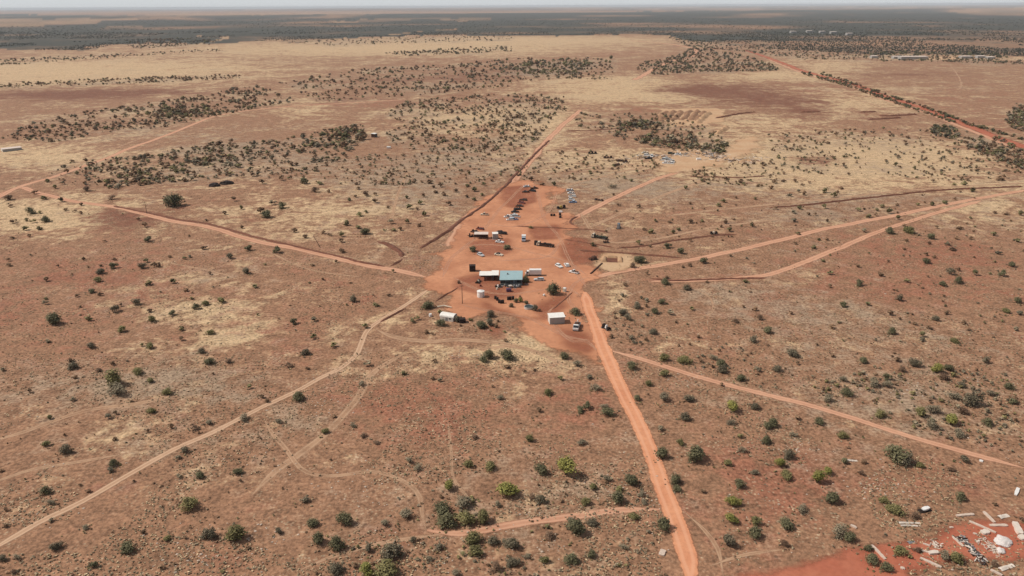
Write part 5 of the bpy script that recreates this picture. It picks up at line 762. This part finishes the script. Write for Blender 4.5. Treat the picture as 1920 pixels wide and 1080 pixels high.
SL = [('timber_beam', 1634, 1023, 1660, 1050, 6, 'pale beam beside two green bushes at left in the scrap', 'beam'), ('roofing_sheet', 1685, 981, 1725, 981, 5, 'pale roofing sheet, farther of two stacked side by side', 'sheet'), ('roofing_sheet', 1688, 986, 1726, 986, 4, 'pale roofing sheet, nearer of two stacked side by side', 'sheet'), ('timber_beam', 1793, 968, 1826, 965, 6, 'pale beam at the back in the scrap, on grass', 'beam'),
 ('timber_beam', 1844, 960, 1865, 981, 6, 'tapered pale board at the back, right of grass beam', 'beam'), ('folded_sheet', 1873, 971, 1890, 966, 9, 'folded cream sheet at back of the red scrap ground', 'sheet'), ('timber_beam', 1817, 978, 1867, 1000, 6, 'longest pale beam pointing at the white heap', 'beam'), ('timber_beam', 1855, 986, 1889, 986, 7, 'pale level beam behind the white heap', 'beam'), ('box_section', 1902, 982, 1913, 1004, 11, 'thick cream box section at the right edge', 'panel'),
 ('square_panel', 1840, 1001, 1853, 998, 11, 'square cream panel left of the white heap', 'panel'), ('timber_beam', 1786, 1007, 1806, 1026, 5, 'pale beam left of the dark scrap strip', 'beam'), ('timber_beam', 1799, 1007, 1822, 1026, 5, 'pale beam along the dark scrap strip', 'beam'), ('timber_beam', 1725, 1047, 1765, 1065, 6, 'pale beam in front of a pale green bush', 'beam'), ('square_panel', 1741, 1039, 1759, 1037, 9, 'cream panel left of the pale green bush', 'panel'),
 ('timber_beam', 1726, 1033, 1742, 1037, 5, 'short pale offcut left of the cream panel', 'offcut'), ('roofing_sheet', 1875, 1069, 1900, 1060, 9, 'bent cream sheet in the bottom corner', 'sheet'), ('timber_beam', 1857, 1069, 1879, 1080, 5, 'pale beam at the bottom frame edge', 'beam'), ('white_board', 1904, 929, 1909, 916, 6, 'upright lying white board alone on grass above the scrap', 'board'), ('white_board', 1836, 864, 1843, 866, 5, 'small white board alone below the lower right track', 'board'),
 ('roofing_sheet', 1588, 864, 1607, 864, 5, 'white curved sheet between two small bushes', 'sheet'), ('white_board', 1729, 959, 1741, 955, 8, 'white panel lying on dark scrap', 'panel'), ('timber_beam', 1595, 985, 1606, 991, 5, 'short white board behind the pale spreading bush', 'board'), ('timber_beam', 1730, 1020, 1744, 1025, 4, 'thin pale stick left on the red scrap ground', 'stick'), ('timber_beam', 1780, 990, 1787, 990, 4, 'tiny cream scrap at the red ground edge', 'scrap'), ('timber_beam', 1824, 1001, 1832, 1003, 4, 'tiny cream scrap left of the square panel', 'scrap'),
 ('timber_beam', 1830, 1017, 1837, 1018, 4, 'tiny cream scrap right of the dark strip', 'scrap'), ('square_panel', 1911, 1011, 1922, 1008, 12, 'cream panel below the box section at right edge', 'panel'), ('grey_sheet', 1702, 1019, 1714, 1016, 7, 'grey sheet beside round green bush in the scrap', 'sheet'), ('timber_beam', 1688, 1066, 1696, 1067, 7, 'small pinkish lump on red soil', 'scrap'), ('dark_sheet', 1722, 960, 1745, 956, 10, 'dark scrap sheet under the white panel', 'sheet'), ('pale_slab', 1240, 1042, 1244, 1032, 11, 'pale stone slab standing left of the red road near bottom', 'slab')]
for nm, a, b_, c, d, w_, lab, cat in SL:
    sheet = any(k in nm for k in ('sheet',)); o = slab(nm, a, b_, c, d, w_, lab, cat, {'dark_sheet': 'darkrust', 'grey_sheet': 'steel', 'white_panel': 'white', 'white_board': 'white', 'square_panel': 'sheet', 'box_section': 'sheet', 'folded_sheet': 'sheet', 'roofing_sheet': 'sheet'}.get(nm, 'palewood'), .7 if nm == 'box_section' else .55 if nm == 'square_panel' else .3, 0, 'sheet' if sheet else 'beam')
    if nm == 'white_board' and a == 1729: o.location.z = .5
def heap(name, px, py, wpx, hpx, label, cat, mat, seed, hz=.9, rz=-.7):
    x, y = G(px, py); s = S(px, py); a = wpx/s/2; b_ = hpx/s/2/.62; bm = bmesh.new(); bmesh.ops.create_icosphere(bm, subdivisions=4, radius=1); rs = np.random.default_rng(seed)
    for v in bm.verts: c = np.array(v.co); k = .75+.5*float(fbm(np.array([c[0]*2.2+seed]), np.array([c[1]*2.2+c[2]*1.3+seed]), 4)[0]); v.co = Vector((c[0]*a*k, c[1]*b_*k, max(-.05, c[2]*hz*k)))
    me = bpy.data.meshes.new(name); bm.to_mesh(me); bm.free(); me.materials.append(M[mat]); o = link(bpy.data.objects.new(name, me)); o.location = (x, y, 0); o.rotation_euler.z = rz; return tag(o, label, cat)
heap('tarpaulin_heap', 1880, 1016, 30, 22, 'large white tarpaulin heap on the red ground', 'tarpaulin', 'tarp', 3); heap('tarpaulin_heap', 1876, 1034, 17, 10, 'small white tarpaulin lump below the large heap', 'tarpaulin', 'tarp', 8)
heap('burnt_heap', 402, 349, 20, 9, 'black burnt heap, left half of the dark ruin', 'ruin', 'darkrust', 11, 2.4, .1); heap('burnt_heap', 425, 345, 26, 9, 'black burnt heap, right half of the dark ruin', 'ruin', 'darkrust', 15, 2.6, .15)
def litter(name, pts, n, spread, mats, label, cat, smin, smax):
    P = np.array([G(*p) for p in pts]); rs = random.Random(5); c = P.mean(0); mb = MB()
    for k in range(n):
        f = rs.random()*(len(P)-1); i = int(f); q = P[i]+(P[i+1]-P[i])*(f-i)-c+np.array([rs.gauss(0, spread), rs.gauss(0, spread)]); a = rs.random()*3.14; l, w_ = rs.uniform(smin, smax), rs.uniform(.1, .35); z = rs.random()*.5; vs = []
        for sx_, sy_, z_ in ((-l, -w_, 0), (l, -w_, 0), (l, w_, 0), (-l, w_, 0), (-l, -w_, .15), (l, -w_, .15), (l, w_, .15), (-l, w_, .15)): vs.append((q[0]+(sx_*math.cos(a)-sy_*math.sin(a))/2, q[1]+(sx_*math.sin(a)+sy_*math.cos(a))/2, z+z_+sx_*.1*rs.random()))
        mb.add(vs, [(3, 2, 1, 0), (4, 5, 6, 7), (0, 1, 5, 4), (1, 2, 6, 5), (2, 3, 7, 6), (3, 0, 4, 7)], rs.randrange(len(mats)))
    o = mb.build(name, [M[m] for m in mats]); o.location = (c[0], c[1], 0); return tag(o, kind='stuff')
litter('scrap_litter', [(1800, 1008), (1815, 1025), (1830, 1040), (1845, 1058)], 130, .55, ['darkrust', 'rust', 'steel', 'sheet', 'dark_shade_wall'], '', '', .5, 1.6); litter('pale_litter', [(1845, 1016), (1858, 1028), (1870, 1034)], 60, .8, ['sheet', 'palewood', 'palewood'], '', '', .4, 1.2); litter('pale_litter', [(1748, 1018), (1757, 1026)], 24, .6, ['palewood', 'sheet'], '', '', .4, 1.2)
litter('far_litter', [(1190, 296), (1260, 290), (1330, 288), (1345, 296)], 300, 6, ['sheet', 'rust', 'steel', 'darkrust', 'white'], '', '', 2, 5); litter('far_litter', [(1350, 300), (1390, 302), (1430, 296)], 130, 7, ['palewood', 'rust', 'sheet'], '', '', 2, 6); litter('far_litter', [(1140, 300), (1180, 302)], 50, 6, ['rust', 'darkrust', 'sheet'], '', '', 1.5, 4)
litter('yard_litter', [(890, 442), (920, 447), (942, 444)], 60, 2.0, ['darkrust', 'rust', 'steel'], '', '', .6, 1.8); litter('yard_litter', [(930, 537), (960, 539), (985, 534)], 50, 1.2, ['darkrust', 'steel', 'bluewall', 'rust'], '', '', .5, 1.5)
# far homestead and huts beyond the plain
for nm, px, py, L, Wd, H, lab, cat in (('far_barn', 1711, 111, 62, 18, 6, 'long white roofed barn in the distant homestead', 'barn'), ('far_barn', 1682, 110, 22, 14, 5, 'white shed left of the long distant barn', 'shed'), ('far_barn', 1638, 109, 14, 12, 5, 'small shed at left end of the distant homestead', 'shed'), ('far_barn', 1810, 109.5, 26, 14, 5, 'white shed right of the pale homestead ground', 'shed'), ('far_barn', 1838, 109, 20, 12, 5, 'grey shed near right end of the distant homestead', 'shed'), ('far_barn', 1856, 110, 18, 12, 4, 'low shed at right end of the distant homestead', 'shed'),
    ('far_hut', 1487, 62, 26, 20, 8, 'tiny white hut, leftmost in the far settlement', 'hut'), ('far_hut', 1517, 61, 26, 20, 8, 'tiny white hut, second in the far settlement', 'hut'), ('far_hut', 1541, 62, 24, 20, 8, 'tiny white hut, middle in the far settlement', 'hut'), ('far_hut', 1562, 63, 26, 20, 8, 'tiny white hut, fourth in the far settlement', 'hut'), ('far_hut', 1592, 66, 24, 20, 8, 'tiny white hut, rightmost in the far settlement', 'hut')):
    flat_shed(nm, px, py, px+20, py-.1, L, Wd, H, lab, cat, 'pinkroof', 'grey_shade_wall', 'grey_shade_wall', .8)
# ---------------------------------------------------------------- the air
def haze():
    mb = MB(); mb.box(-70000, 70000, -70000, 70000, -60, 135); o = mb.build('haze', [])
    m = bpy.data.materials.new('haze_air'); m.use_nodes = True; t = m.node_tree; t.nodes.clear(); out = t.nodes.new('ShaderNodeOutputMaterial'); v = t.nodes.new('ShaderNodeVolumePrincipled')
    v.inputs['Color'].default_value = (.92, .95, 1, 1); v.inputs['Density'].default_value = 3.5e-5; v.inputs['Anisotropy'].default_value = 0.0; t.links.new(v.outputs[0], out.inputs['Volume']); o.data.materials.append(m)
    tag(o, kind='stuff')
haze()
